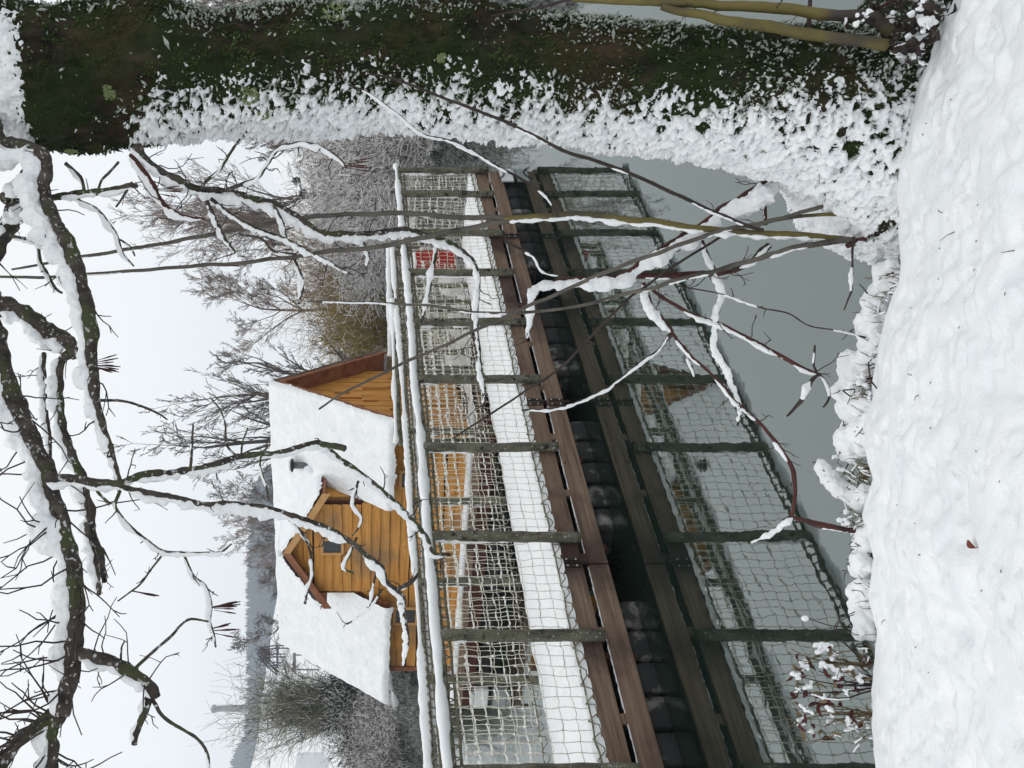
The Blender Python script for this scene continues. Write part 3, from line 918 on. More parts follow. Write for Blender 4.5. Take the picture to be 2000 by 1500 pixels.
fbr([(1530, 340, 22), (1510, 352, 22), (1467, 378, 22), (1417, 410, 20), (1360, 450, 18), (1327, 467, 18), (1283, 492, 18), (1243, 527, 17), (1210, 540, 15), (1160, 545, 12), (1117, 546, 11), (1067, 552, 9), (1050, 566, 8), (1040, 600, 8), (1034, 640, 6), (1028, 668, 4)],
    2.75, 2.95, bark='red_twig', snow=2.7, seed=80, tw=16, twl=.12, smin=.006)
fbr([(1225, 538, 12), (1280, 540, 13), (1335, 537, 13), (1380, 533, 11), (1430, 531, 8), (1450, 525, 6)], 2.9, 2.85, bark='red_twig', snow=.4, gate=.2, seed=81, tw=14, twl=.16)
fbr([(1430, 528, 8), (1467, 512, 10), (1490, 490, 16), (1502, 478, 14)], 2.85, 2.8, bark='bark', snow=1.3, seed=82)
fbr([(1470, 395, 9), (1480, 400, 12), (1490, 385, 10), (1496, 440, 6)], 2.82, 2.8, bark='red_twig', snow=.8, seed=83, tw=4, twl=.08)
fbr([(1255, 553, 9), (1263, 573, 9), (1272, 595, 9), (1283, 610, 9), (1296, 630, 9), (1311, 648, 9)], 2.92, 2.95, bark='red_twig', snow=2.8, seed=84, tw=3, twl=.06)
fbr([(1311, 648, 7), (1293, 680, 6), (1260, 702, 6), (1230, 727, 6), (1200, 748, 5), (1190, 757, 5), (1133, 783, 5), (1083, 798, 5), (1020, 802, 4)], 2.95, 3.05, snow=1.3, gate=-.5, seed=85, bark='twig')
fbr([(1311, 648, 7), (1330, 675, 7), (1350, 697, 7), (1387, 728, 6), (1407, 750, 6), (1430, 780, 6), (1453, 800, 6), (1477, 820, 6), (1500, 843, 7), (1527, 880, 7), (1547, 917, 8), (1553, 953, 7), (1550, 987, 7), (1547, 1008, 7)], 2.95, 2.8, snow=1.1, gate=-.2, seed=86, bark='red_twig', tw=14, twl=.11)
fbr([(1340, 690, 5), (1350, 715, 5), (1357, 735, 4), (1350, 750, 4)], 2.95, 2.95, snow=1.6, seed=87, bark='twig')
fbr([(1373, 470, 6), (1390, 517, 6), (1400, 543, 6), (1413, 567, 6), (1403, 610, 6), (1400, 643, 6), (1397, 677, 6), (1413, 702, 6), (1428, 740, 5), (1440, 773, 5), (1447, 800, 5), (1440, 832, 4)], 2.85, 2.92, snow=2.7, gate=-.7, seed=88, bark='twig')
fbr([(1270, 562, 7), (1280, 571, 7), (1320, 597, 7), (1360, 617, 7), (1407, 633, 8), (1440, 650, 8), (1477, 670, 8), (1517, 691, 8), (1567, 720, 8), (1603, 732, 6)], 2.92, 2.8, snow=1.3, gate=-.2, seed=89, bark='red_twig', tw=12, twl=.11)
fbr([(1600, 730, 6), (1583, 747, 8), (1567, 783, 9), (1552, 798, 6), (1537, 813, 4)], 2.8, 2.8, snow=3.4, seed=90, bark='twig')
fbr([(1600, 730, 5), (1612, 745, 5), (1620, 767, 5), (1616, 785, 4), (1608, 795, 3)], 2.8, 2.8, snow=1.6, seed=91, bark='twig')
fbr([(1596, 726, 4), (1590, 715, 4), (1591, 690, 4), (1592, 675, 3)], 2.8, 2.8, snow=1.2, seed=92, bark='twig')
fbr([(1547, 1010, 7), (1570, 1016, 9), (1600, 1023, 13), (1640, 1031, 11), (1690, 1040, 9)], 2.8, 2.75, snow=.5, gate=.2, seed=93, bark='red_twig')
fbr([(1547, 1010, 6), (1535, 1018, 10), (1520, 1030, 6), (1490, 1047, 4), (1462, 1062, 3)], 2.8, 2.85, snow=3.2, gate=-.4, seed=94, bark='twig')
fbr([(1330, 560, 2.5), (1400, 572, 2.5), (1450, 588, 2.5), (1490, 602, 3), (1540, 612, 3), (1580, 636, 2.5), (1640, 646, 2.5), (1700, 662, 2.5)], 2.8, 2.72, snow=.8, gate=.1, seed=95, bark='twig', tw=5, twl=.05)

# ------------------------------------------------------------------ floating walkway (local x runs along it, y away from the viewer)
R45 = math.radians(45)
dock = empty('floating_walkway', (0, 7.3, 0), R45)
tag(dock, 'floating plank walkway on black plastic floats with rope netting between rustic posts', 'walkway')
rd = np.random.default_rng(21)
DZ = .50                                   # deck level
XS, XE, WID = -4.7, 3.98, 1.22
HING = [XS, -1.95, -.24, 2.47, XE]
for a, b in zip(HING[:-1], HING[1:]):
    for z0, z1, y0 in ((.345, .50, 0), (.14, .295, .012)):
        MB().box((a + .006, y0, z0), (b - .006, y0 + .045, z1)).build('fascia_plank', M['plank'], dock, smooth=False, bevel=.004)
        MB().box((a + .006, WID - .045 - y0, z0), (b - .006, WID - y0, z1)).build('fascia_plank', M['plank'], dock, smooth=False, bevel=.004)
    # thin frost line on the lower plank
    n = int((b - a) / .02)
    x = np.linspace(a + .02, b - .02, n)
    P = np.stack([x, np.full(n, .030), .297 + .002 * rd.normal(0, 1, n)], -1)
    MB().tube(P, .006 * (1 + .5 * fbm(P * 30, 2, 4)), 6).build('snow', M['snow'], dock)
for x in np.arange(XS + .3, XE, .62):
    MB().box((x, .02, .290), (x + .07, .058, .35)).build('spacer_block', M['plank'], dock, smooth=False, bevel=.003)
for x in np.arange(XS + .2, XE, .9):
    MB().box((x, .06, .10), (x + .06, WID - .06, .34)).build('cross_beam', M['skirt'], dock, smooth=False)
# deck boards laid across
mb = MB()
for x in np.arange(XS, XE, .13):
    mb.box((x + .004, .047, DZ - .035), (x + .126, WID - .047, DZ))
mb.build('deck', M['plank'], dock, smooth=False)
# floats
for c in (-3.42, -1.0 - .01, .78, 2.55, 3.55):
    mb = MB()
    Lf = {-3.42: 2.4, 3.55: .8}.get(c, 1.22)
    k = round(Lf / .232)
    x0 = c - Lf / 2
    for i in range(k):
        xa = x0 + i * Lf / k
        xs = np.array([.006, .010, .024, .1, .20, .214, .218]) * (Lf / k / .232) + xa
        rr = np.array([.14, .222, .241, .247, .241, .222, .14])
        mb.tube(np.stack([xs, np.full(7, .29), np.full(7, .035)], -1), rr, 28, True)
    mb.tube([(x0, .29, .035), (x0 + Lf, .29, .035)], .17, 20)
    o = mb.build('float', M['plastic'], dock)
    dup = o.copy()
    COL.objects.link(dup)
    dup.location = (0, .58, 0)
# hinges
for hx, both in ((-1.95, 0), (-.24, 1), (2.47, 1)):
    h = MB()
    lv = [(.36, .49)] + ([(.15, .29)] if both else [])
    bt = MB()
    for z0, z1 in lv:
        for dx in (-.028, .028):
            h.box((hx + dx - .013, -.009, z0), (hx + dx + .013, -.001, z1))
            for t in (.25, .8):
                bt.inst(ICO1, [[hx + dx, -.010, z0 + (z1 - z0) * t]], [[.008, .005, .008]])
        h.tube([(hx, -.010, z0 - .05), (hx, -.010, z0 + .01)], .014, 8)
    o = h.build('hinge', M['iron'], dock, smooth=False)
    bt.build('bolt', M['bolt'], o)
# posts, rails, nets
RZ = 1.47


def post(parent, x, y, z0, z1, r, seed):
    n = 26
    z = np.linspace(z0, z1, n)
    P = np.stack([x + .010 * vnoise(np.stack([z * 2, z * 0 + seed, z * 0], -1), 3) + (z - z0) * .012 * math.sin(seed * 5), y + .008 * vnoise(np.stack([z * 2, z * 0, z * 0 + seed], -1), 4), z], -1)
    rr = r * (1 + .06 * vnoise(P * 9, seed))
    rr[-2:] *= np.array([.97, .9])
    o = MB().tube(P, rr, 12, True, wob=.10).build('post', M['post'], parent)
    return o, P, rr


def post_snow(o, P, rr, wd, seed, fac=.55):
    """patchy snow driven against the windward side of a post"""
    n = len(P)
    g = sstep(-.25, .35, vnoise(np.stack([P[:, 2] * 6, P[:, 2] * 0 + seed, P[:, 2] * 0], -1), 5)) * (P[:, 2] > P[0, 2] + .1)
    sr = rr * fac * g * (1 + .4 * vnoise(P * 40, 6)) * (.55 + .75 * sstep(P[0, 2], P[-1, 2], P[:, 2]))
    c = P + np.array(wd) * (rr * .72)[:, None]
    mb = MB()
    i = 0
    while i < n:
        if sr[i] > .006:
            j = i
            while j < n and sr[j] > .006:
                j += 1
            if j - i > 2:
                mb.tube(c[i:j], np.maximum(sr[i:j], .004), 8, True, wob=.3)
            i = j
        else:
            i += 1
    if mb.n:
        mb.build('snow', M['snow'], o)


WL = np.array([-.9, .15, .15])
WL = np.array([WL[0] * math.cos(R45) + WL[1] * math.sin(R45), -WL[0] * math.sin(R45) + WL[1] * math.cos(R45), WL[2]])
near_x = [-4.36, -3.47, -2.574, -1.74, -.827, .034, .863, 1.687, 2.46, 3.32, 3.90]
far_x = [-4.25, -3.27, -2.32, -1.37, -.42, .52, 1.45, 2.30, 3.15, 3.90]
for i, x in enumerate(near_x):
    post_snow(*post(dock, x, -.042, .33, RZ + .02, .043, i + 1), WL, i)
for i, x in enumerate(far_x):
    post_snow(*post(dock, x, WID + .045, .36, RZ + .02, .040, i + 31), WL, i + 20)


def rail(parent, a, b, r, seed, snow=.040, taper=0, name='rail'):
    a, b = np.array(a, float), np.array(b, float)
    n = max(8, int(np.linalg.norm(b - a) / .035))
    t = np.linspace(0, 1, n)[:, None]
    P = a * (1 - t) + b * t
    P[:, 2] += .010 * vnoise(np.stack([P[:, 0] * 1.3, P[:, 1] * 1.3, P[:, 0] * 0 + seed], -1), 7)
    o = MB().tube(P, r * (1 + .07 * vnoise(P * 7, seed)), 10, True, wob=.06).build(name, M['post'], parent)
    c = P + np.array([0, 0, r * .75 + snow * .42])
    c[:, 1] += .004 * vnoise(P * 8, 8)
    sr = snow * (1 + .38 * fbm(P * np.array([7, 7, 7]) + seed, 3, 9)) * (.5 + .5 * sstep(-.55, -.2, vnoise(P * 2.1 + seed, 61)))
    mb = MB().tube(c, sr, 12, True, wob=.22)
    mb.build('snow', M['snow'], o)
    return P


rail(dock, (XS, -.035, RZ + .012), (XE + .05, -.035, RZ + .012), .022, 3, .040)
rail(dock, (XS, WID + .04, RZ + .012), (XE + .02, WID + .04, RZ + .012), .022, 5, .040)
rail(dock, (XS, WID + .06, RZ - .07), (1.8, WID + .06, RZ - .10), .026, 8, .030)


def net(parent, x0, x1, y, z0, z1, seed, dx=.072, dz=.092, snow=.5, blob=.011, rz=None, lace=True, dark=False, xf=None):
    """rope netting hung between a rail and the deck edge; sags and is loaded with snow"""
    rr = np.random.default_rng(seed)
    nx, nz = int((x1 - x0) / dx) + 1, int((z1 - z0) / dz) + 1
    x = np.linspace(x0, x1, nx)
    z = np.linspace(z0, z1, nz)
    X, Z = np.meshgrid(x, z, indexing='ij')
    P = np.stack([X, np.full_like(X, y), Z], -1).reshape(-1, 3)
    big = np.stack([fbm(P * np.array([2.2, 1, 2.2]) + 3.1 * seed, 2, seed), fbm(P * 1.7 + seed, 2, seed + 1), fbm(P * np.array([1.6, 1, 2.5]) + seed * 5, 2, seed + 2)], -1)
    edge = (np.minimum((Z - z0), (z1 - Z)) / (z1 - z0) * 2).reshape(-1, 1)
    P = P + big * np.array([.022, .05, .030]) * edge + rr.normal(0, 1, P.shape) * np.array([.004, .003, .005]) * (edge > .02)
    G = P.reshape(nx, nz, 3)
    # a mid point in every rope so that it hangs in a curve
    vm = (G[:, 1:] + G[:, :-1]) / 2 + rr.normal(0, .004, (nx, nz - 1, 3))
    hm = (G[1:] + G[:-1]) / 2 + np.array([0, 0, -.006]) + rr.normal(0, .004, (nx - 1, nz, 3))
    mb = MB()
    r = .0029
    for a, b in ((G[:, :-1], vm), (vm, G[:, 1:]), (G[:-1], hm), (hm, G[1:])):
        mb.segs(a.reshape(-1, 3), b.reshape(-1, 3), r, r, 4)
    o = mb.build('net', M['rope_dark' if dark else 'rope'], parent)
    # snow caught on the cross ropes and knots
    sb = MB()
    k = rr.random((nx, nz)) < np.clip(snow * (1 + 1.2 * vnoise(P * 2.5, seed + 9).reshape(nx, nz)), 0, 1)
    k[:, 0] = k[:, -1] = False
    c = G[k]
    row = rr.uniform(.55, 1.25, nz)
    s = blob * rr.uniform(.6, 1.25, len(c)) * row[np.nonzero(k)[1]]
    sb.inst(ICO1, c + np.array([0, 0, .35]) * s[:, None], np.stack([s * rr.uniform(.8, 1.3, len(c)), s * .8, s * rr.uniform(.9, 1.7, len(c))], -1), frames(np.array([[-.4, 0, 1.0]]) + rr.normal(0, .35, (len(c), 3))))
    k2 = rr.random((nx - 1, nz)) < np.clip(snow * 1.15 * row[None] ** 2, 0, .97)
    c = hm[k2]
    sb.segs(G[:-1][k2] * .75 + c * .25 + [0, 0, .004], c + [0, 0, .004], .005, blob * .55, 5)
    sb.segs(c + [0, 0, .004], G[1:][k2] * .75 + c * .25 + [0, 0, .004], blob * .55, .005, 5)
    if sb.n:
        sb.build('snow', M['net_snow'], o)
    if lace:
        lb = MB()
        zz = []
        step = .125
        for i, xx in enumerate(np.arange(x0, x1, step)):
            zz += [(xx, y + .01, z0 + .012), (xx + step * .3, y - .045, z0 - .03), (xx + step * .62, y - .045, z0 - .028)]
        zz = np.array(zz) + rr.normal(0, .006, (len(zz), 3))
        lb.segs(zz[:-1], zz[1:], .004, .004, 5)
        # edge ropes and the spiral lashing round the rail
        e = np.stack([x, np.full(nx, y), np.full(nx, z0)], -1)
        lb.tube(e + rr.normal(0, .004, e.shape), .006, 6)
        e2 = np.stack([x, np.full(nx, y - .004), np.full(nx, z1)], -1)
        lb.tube(e2 + rr.normal(0, .003, e2.shape), .011, 6, wob=.3)
        tt = np.arange(x0, x1, .012)
        ph = tt / .075 * 2 * PI
        sp = np.stack([tt, y - .02 + .028 * np.cos(ph), z1 + .030 + .030 * np.sin(ph)], -1)
        lb.tube(sp, .0048, 5)
        lb.build('lashing_rope', M['rope_dark'], o)
    if xf is not None:
        for q in [o] + [c for c in COL.objects if c.parent == o]:
            q.data.transform(xf)
    return o


net(dock, XS + .05, XE - .06, -.006, .545, RZ - .042, 3, snow=.16, blob=.009)
net(dock, XS + .05, XE - .06, WID + .012, .60, RZ - .042, 4, snow=.80, blob=.0165, dz=.098)
# the netting closing the far end
net(dock, .02, WID - .04, 0, .56, RZ - .05, 6, snow=.5, blob=.013, lace=False, xf=Matrix.Translation((XE + .02, .02, 0)) @ Matrix.Rotation(PI / 2, 4, 'Z'))


# snow on the deck: pillows along the edge where the board ends stand proud
def deck_snow(parent, x0, x1, y0, y1, z, seed, scallop=True):
    nx, ny = int((x1 - x0) / .016), 44
    x = np.linspace(x0, x1, nx)[:, None] * np.ones((1, ny))
    t = np.linspace(0, 1, ny)[None, :]
    sc = (.030 * np.abs(np.sin(PI * (x + .02 * vnoise(x.reshape(-1, 1) * np.ones((1, 3)) * 3, seed).reshape(x.shape)) / .135)) ** .7) if scallop else 0
    a = y0 + .012 - sc + 0 * x
    y = a + (y1 - a) * t
    P = np.stack([x, y, x * 0], -1).reshape(-1, 3)
    h = .055 + .020 * fbm(P * 3.3, 4, seed).reshape(x.shape) + .010 * fbm(P * 14, 2, seed + 3).reshape(x.shape)
    h = h + (.022 * np.abs(np.sin(PI * x / .135)) * sstep(.14, .02, y - a) if scallop else 0)
    e = np.minimum(y - a, y1 - y)
    h = h * np.sqrt(np.clip(1 - (1 - np.clip(e / .05, 0, 1)) ** 2, 0, 1)) - .004
    ex = np.minimum(x - x0, x1 - x)
    h = h * sstep(0, .04, ex) - .003
    return MB().grid(np.stack([x, y, z + h], -1).reshape(-1, 3), nx, ny).build('deck_snow', M['snow'], parent)


deck_snow(dock, XS, XE, .0, WID - .005, DZ, 2)
# mooring board with a slack chain at the far end
mr = MB().box((XE - .34, -.05, .02), (XE - .04, -.02, .18)).build('mooring_board', M['foam'], dock, smooth=False, bevel=.01)
ch = MB()
for i in range(9):
    t = i / 8
    p = np.array([XE - .30 + .26 * t, -.055, .20 - .07 * math.sin(PI * t)])
    th = np.linspace(0, 2 * PI, 9)
    ax = np.array([0, .6, .8]) if i % 2 else np.array([0, .8, -.6])
    ch.tube(p + np.outer(np.cos(th) * .022, [1, 0, 0]) + np.outer(np.sin(th) * .013, ax), .0045, 5, False)
ch.build('chain', M['iron'], mr)
bl = MB().box((XE - .02, .04, .30), (XE + .10, .30, .50)).build('end_block', M['plank'], dock, smooth=False, bevel=.012)

# ------------------------------------------------------------------ timber boathouse on its raft
TH = .39876
LC, DC, ZE, ZR = 4.678, 2.394, 1.633, 3.19
hut = empty('boathouse', (-.451, 9.911, 0), -TH)
tag(hut, 'honey-coloured timber boathouse with a thick snow roof and a gabled dormer', 'boathouse')
KS = (ZR - ZE) / (DC / 2)
WX0, WX1, WY0, WY1, FZ = -LC + .36, -.24, .20, DC - .20, .54


def roof_z(y):
    return ZE + KS * (y if y <= DC / 2 else DC - y)


# walls of waney boards
rb = np.random.default_rng(8)


def boards(x0, x1, z0, ztop, y, parent, name='wall', hstep=.145, mat='wall', side=-1):
    """overlapping horizontal boards; ztop(x) gives the wall's upper outline"""
    mb = MB()
    z = z0
    n = 40
    while z < 3.3:
        x = np.linspace(x0, x1, n)
        top = np.array([ztop(q) for q in x])
        wav = .016 * fbm(np.stack([x * 3, x * 0 + z * 9, x * 0], -1), 3, 12)
        lo = np.minimum(z + wav, top)
        hi = np.minimum(z + hstep - .010 + .010 * fbm(np.stack([x * 4, x * 0 + z * 5 + 3, x * 0], -1), 2, 13), top)
        ok = hi - lo > .004
        if not ok.any():
            break
        i0, i1 = np.where(ok)[0][[0, -1]]
        xx, lo, hi = x[i0:i1 + 1], lo[i0:i1 + 1], hi[i0:i1 + 1]
        m_ = len(xx)
        if m_ >= 2:
            A = np.stack([xx, np.full(m_, y + side * .034), lo], -1)
            B = np.stack([xx, np.full(m_, y + side * .016), hi], -1)
            C = np.stack([xx, np.full(m_, y), lo + .002], -1)
            V = np.stack([C, A, B], 1).reshape(-1, 3)
            mb.grid(V, m_, 3)
        z += hstep * rb.uniform(.85, 1.12)
    return mb.build(name, M[mat], parent, smooth=False)


DL, DH0, DHW, DRZ, DEZ = -2.105, 2.52, .80, 3.05, 2.53        # dormer centre x, eave, half width, ridge
DS = (DRZ - DEZ) / .88


def front_top(x):
    t = abs(x - DL)
    if t < DHW:
        return DRZ - .03 - DS * t
    return roof_z(WY0) - .02


boards(WX0, WX1, FZ, front_top, WY0, hut)
MB().box((WX0, WY0, FZ - .02), (WX1, WY1, 1.80)).build('backing_wall', M['skirt'], hut, smooth=False)  # coloured dark so the gaps between boards read as shadow lines
MB().prism([(DL - DHW, WY0, 1.75), (DL + DHW, WY0, 1.75), (DL + DHW, WY0, DRZ - DS * DHW - .03), (DL, WY0, DRZ - .06), (DL - DHW, WY0, DRZ - DS * DHW - .03)], (0, .05, 0)).build('backing_wall', M['skirt'], hut, smooth=False)
# right gable of upright boards
mb = MB()
y = WY0
while y < WY1 - .01:
    wb = min(rb.uniform(.15, .2), WY1 - y)
    zt0, zt1 = roof_z(y) - .03, roof_z(y + wb) - .03
    if y < DC / 2 < y + wb:
        zt0 = zt1 = min(zt0, zt1)
    d0 = rb.uniform(.016, .030)
    mb.prism([(WX1, y + .008, FZ), (WX1, y + wb - .008, FZ), (WX1, y + wb - .008, zt1), (WX1, y + .008, zt0)], (d0, 0, 0))
    y += wb
mb.build('gable_wall', M['wall_v'], hut, smooth=False)
MB().prism([(WX1 - .03, WY0, FZ), (WX1 - .03, WY1, FZ), (WX1 - .03, WY1, roof_z(WY1) - .04), (WX1 - .03, DC / 2, ZR - .05), (WX1 - .03, WY0, roof_z(WY0) - .04)], (.028, 0, 0)).build('backing_wall', M['skirt'], hut, smooth=False)  # same dark colour stands in for shade between the upright boards
mb = MB()
for _ in range(9):
    yy = rb.uniform(.55, 1.85)
    zt = roof_z(yy) - .12
    z0 = rb.uniform(1.15, max(1.2, zt - .25))
    mb.box((WX1 + .028, yy, z0), (WX1 + .052, yy + rb.uniform(.04, .07), min(zt, z0 + rb.uniform(.18, .4))))
mb.build('gable_batten', M['wall_v'], hut, smooth=False)
mb = MB().prism([(WX0, WY0, FZ), (WX0, WY1, FZ), (WX0, WY1, roof_z(WY1) - .03), (WX0, DC / 2, ZR - .03), (WX0, WY0, roof_z(WY0) - .03)], (-.03, 0, 0))
mb.build('gable_wall', M['wall_v'], hut, smooth=False)
for xx in (WX0 - .02, WX1 - .05):
    MB().box((xx, WY0 - .045, FZ), (xx + .08, WY0 - .028, roof_z(WY0) - .05)).build('corner_board', M['trim'], hut, smooth=False, bevel=.004)
# roof: two board slopes, barge boards, snow
nrm = np.array([0, -KS, 1]) / math.hypot(KS, 1)
roof = MB()
yc = .60
zc = ZE + KS * yc
for x0, x1, a, za, b in ((-LC, 0, DC, ZE, DC / 2), (-LC, 0, yc, zc, DC / 2), (-LC, DL - DHW - .02, 0, ZE, yc), (DL + DHW + .02, 0, 0, ZE, yc)):
    zb = ZR if b == DC / 2 else zc
    roof.prism([(x0, a, za), (x1, a, za), (x1, b, zb), (x0, b, zb)], (0, 0, -.05))
roof = roof.build('roof', M['trim'], hut, smooth=False)
for xx in (0.001, -LC - .026):
    for a, b, s in ((-.02, DC / 2 - .001, 1), (DC + .02, DC / 2 + .001, -1)):
        za = ZE - .02 * KS
        MB().prism([(xx, a, za + .03), (xx, b, ZR + .03), (xx, b, ZR - .11), (xx, a, za - .09)], (.025, 0, 0)).build('barge_board', M['trim'], hut, smooth=False)
# soffit boarding under the overhang of the right gable
for x0, x1 in ((-LC, DL - DHW - .02), (DL + DHW + .02, 0)):
    MB().box((x0, .012, ZE - .08), (x1, .028, ZE - .005)).build('eave_board', M['trim'], hut, smooth=False)


def snow_slab(parent, u0, u1, f, n_u, n_v, thick, seed, mask=None, nm='roof_snow', rip=.012, edge=.075):
    """f(u, v in 0..1) -> point and normal; pillow-edged snow"""
    u = np.linspace(u0, u1, n_u)
    v = np.linspace(0, 1, n_v)
    U, V = np.meshgrid(u, v, indexing='ij')
    P, Nn, ev = f(U, V)
    P = P.reshape(-1, 3)
    h = thick * (1 + .25 * fbm(P * 1.6, 3, seed)) + rip * 1.5 * fbm(P * np.array([6, 2.2, 2.2]), 4, seed + 1) + .006 * fbm(P * np.array([14, 6, 6]), 3, seed + 7) + .006 * fbm(P * 20, 2, seed + 2)
    e = np.minimum(ev.reshape(-1), np.minimum(U - u0, u1 - U).reshape(-1))
    e = e + .008 * fbm(P * 26, 2, seed + 4) + .014 * fbm(P * 5, 2, seed + 9) + .008
    h = h * np.sqrt(np.clip(1 - (1 - np.clip(e / edge, 0, 1)) ** 2, 0, 1)) - .012
    Q = P + h[:, None] * Nn.reshape(-1, 3)
    mk = None if mask is None else mask(P).reshape(n_u, n_v)
    return MB().grid(Q, n_u, n_v, mask=mk).build(nm, M['snow'], parent)


def slope_f(flip):
    def f(U, V):
        y = V * (DC / 2 + .0) - .10 * (1 - V)
        z = ZE + KS * y
        yy = DC - y if flip else y
        P = np.stack([U, yy, z], -1)
        Nn = np.broadcast_to(np.array([0, (KS if flip else -KS) * .55, 1.0]), P.shape)
        ev = V * math.hypot(KS, 1) * DC / 2 + 0 * U
        return P, Nn, ev
    return f


snow_slab(hut, -LC - .05, .05, slope_f(False), 420, 170, .10, 3, mask=lambda P: ~((abs(P[:, 0] - DL) < DHW + .02) & (P[:, 1] < .66) & (P[:, 2] < DRZ - DS * abs(P[:, 0] - DL))))
snow_slab(hut, -LC - .05, .05, slope_f(True), 120, 40, .085, 4)
mb = MB()
xs = np.linspace(-LC - .03, .03, 120)
P = np.stack([xs, np.full(120, DC / 2), np.full(120, ZR + .055)], -1)
mb.tube(P, .055 * (1 + .25 * fbm(P * 4, 3, 8)), 10, True, wob=.1)
mb.build('roof_snow', M['snow'], hut)
# dormer
yb = lambda z: (z - ZE) / KS
dm = MB()
OV = .14
for s in (-1, 1):
    e0 = np.array([DL + s * .93, WY0 - OV, DRZ - DS * .93])
    r0 = np.array([DL, WY0 - OV, DRZ])
    r1 = np.array([DL, yb(DRZ) + .05, DRZ])
    e1 = np.array([DL + s * .93, yb(DRZ - DS * .93) + .05, DRZ - DS * .93])
    dm.prism([e0, r0, r1, e1], (0, 0, -.04))
dorm = dm.build('dormer_roof', M['trim'], hut, smooth=False)
for s in (-1, 1):
    MB().prism([(DL + s * .955, WY0 - OV - .026, DRZ + .02 - DS * .955), (DL, WY0 - OV - .026, DRZ + .02), (DL, WY0 - OV - .026, DRZ - .09), (DL + s * .955, WY0 - OV - .026, DRZ - .09 - DS * .955)], (0, .025, 0)).build('barge_board', M['frame' if s > 0 else 'trim'], hut, smooth=False)
    # cheeks
    x = DL + s * DHW
    zt = DRZ - DS * DHW - .02
    MB().prism([(x, WY0, roof_z(WY0) - .05), (x, WY0, zt), (x, yb(zt), zt)], (-s * .03, 0, 0)).build('dormer_cheek', M['wall_v'], hut, smooth=False)

    def df(U, V, s=s):
        x = DL + s * .95 * (1 - V)
        z = DRZ - DS * .95 * (1 - V)
        yend = (z - ZE) / KS + .16
        yy = (WY0 - OV - .04) + (yend - (WY0 - OV - .04)) * U
        P = np.stack([x, yy, z], -1)
        Nn = np.broadcast_to(np.array([s * DS * .5, 0, 1.0]), P.shape)
        return P, Nn, V * .95 + 0 * U
    snow_slab(dorm, 0, 1, df, 70, 60, .095, 6 + s, nm='snow', edge=.05)
P = np.stack([np.full(40, DL), np.linspace(WY0 - OV - .03, yb(DRZ) + .05, 40), np.full(40, DRZ + .06)], -1)
MB().tube(P, .055 * (1 + .25 * fbm(P * 6, 2, 3)), 10, True, wob=.1).build('snow', M['snow'], dorm)


def window(parent, x, z0, z1, w_, y=WY0):
    fr = MB()
    t = .04
    for a, b, c, d in ((x - w_ / 2 - t, x + w_ / 2 + t, z1, z1 + t), (x - w_ / 2 - t, x + w_ / 2 + t, z0 - t, z0), (x - w_ / 2 - t, x - w_ / 2, z0, z1), (x + w_ / 2, x + w_ / 2 + t, z0, z1)):
        fr.box((a, y - .06, c), (b, y - .024, d))
    o = fr.build('window', M['frame'], parent, smooth=False, bevel=.004)
    MB().box((x - w_ / 2, y - .042, z0), (x + w_ / 2, y - .034, z1)).build('pane', M['glass'], o, smooth=False)


window(hut, -2.07, 2.25, 2.50, .20)
window(hut, -.99, 1.16, 1.42, .22)
window(hut, -3.29, 1.16, 1.45, .24)
# lead flashing in the valley and the stove pipe
fx = DL + DHW
MB().prism([(fx + .02, .30, roof_z(.30) + .10), (fx + .40, .34, roof_z(.34) + .10), (fx + .34, .60, roof_z(.60) + .10), (fx + .05, .64, roof_z(.64) + .10)], (0, 0, -.03)).build('flashing', M['slate'], hut, smooth=False)
px, py = -1.10, .76
sp = MB().tube([(px, py, roof_z(py) - .05), (px, py, roof_z(py) + .16), (px, py, roof_z(py) + .32)], .048, 14).build('stovepipe', M['slate'], hut)
MB().tube([(px, py, roof_z(py) + .325), (px, py, roof_z(py) + .342), (px, py, roof_z(py) + .365)], [.10, .10, .05], 16).build('cowl', M['black_metal'], sp)
MB().inst(ICO2, [[px, py, roof_z(py) + .37]], [[.09, .09, .035]]).inst(ICO2, [[px - .04, py - .05, roof_z(py) + .08]], [[.07, .06, .09]]).build('snow', M['snow'], sp)

# the raft it stands on
raft = empty('raft', (-.451, 9.911, 0), -TH)
tag(raft, 'dark floating raft with a snow-covered rim carrying the timber boathouse', 'raft')
MB().box((-LC - .24, 0, .40), (.10, DC + .1, .50)).build('deck', M['plank'], raft, smooth=False)
MB().box((-LC - .24, .01, .22), (.10, .04, .395)).build('skirt_board', M['skirt'], raft, smooth=False)
MB().box((.07, .05, .22), (.10, DC, .395)).build('skirt_board', M['skirt'], raft, smooth=False)
MB().box((-LC - .24, .05, .22), (-LC - .21, DC, .395)).build('skirt_board', M['skirt'], raft, smooth=False)
for i in range(5):
    x = -LC - .1 + i * .98
    for y_ in (.3, 1.9):
        MB().tube([(x, y_, .05), (x + .86, y_, .05)], .19, 18).build('float', M['plastic'], raft)
xs = np.linspace(-LC - .26, .05, 150)
P = np.stack([xs, .07 + .0 * xs, np.full(150, .53)], -1)
MB().tube(P, .050 * (1 + .25 * fbm(P * 5, 3, 2)), 10, True, wob=.15).build('snow', M['snow'], raft)
deck_snow(raft, -LC - .24, .10, .06, .42, .5, 12, False)
MB().box((-LC - .22, .0, -.06), (-LC - .19, .035, .62)).build('post', M['post'], raft, smooth=False)
fo = MB().box((-LC - .16, -.10, .03), (-LC + .20, .0, .24))
fo.box((-LC - .10, -.102, .24), (-LC + .12, -.01, .30))
fo.build('foam_block', M['foam'], raft, smooth=False, bevel=.015)

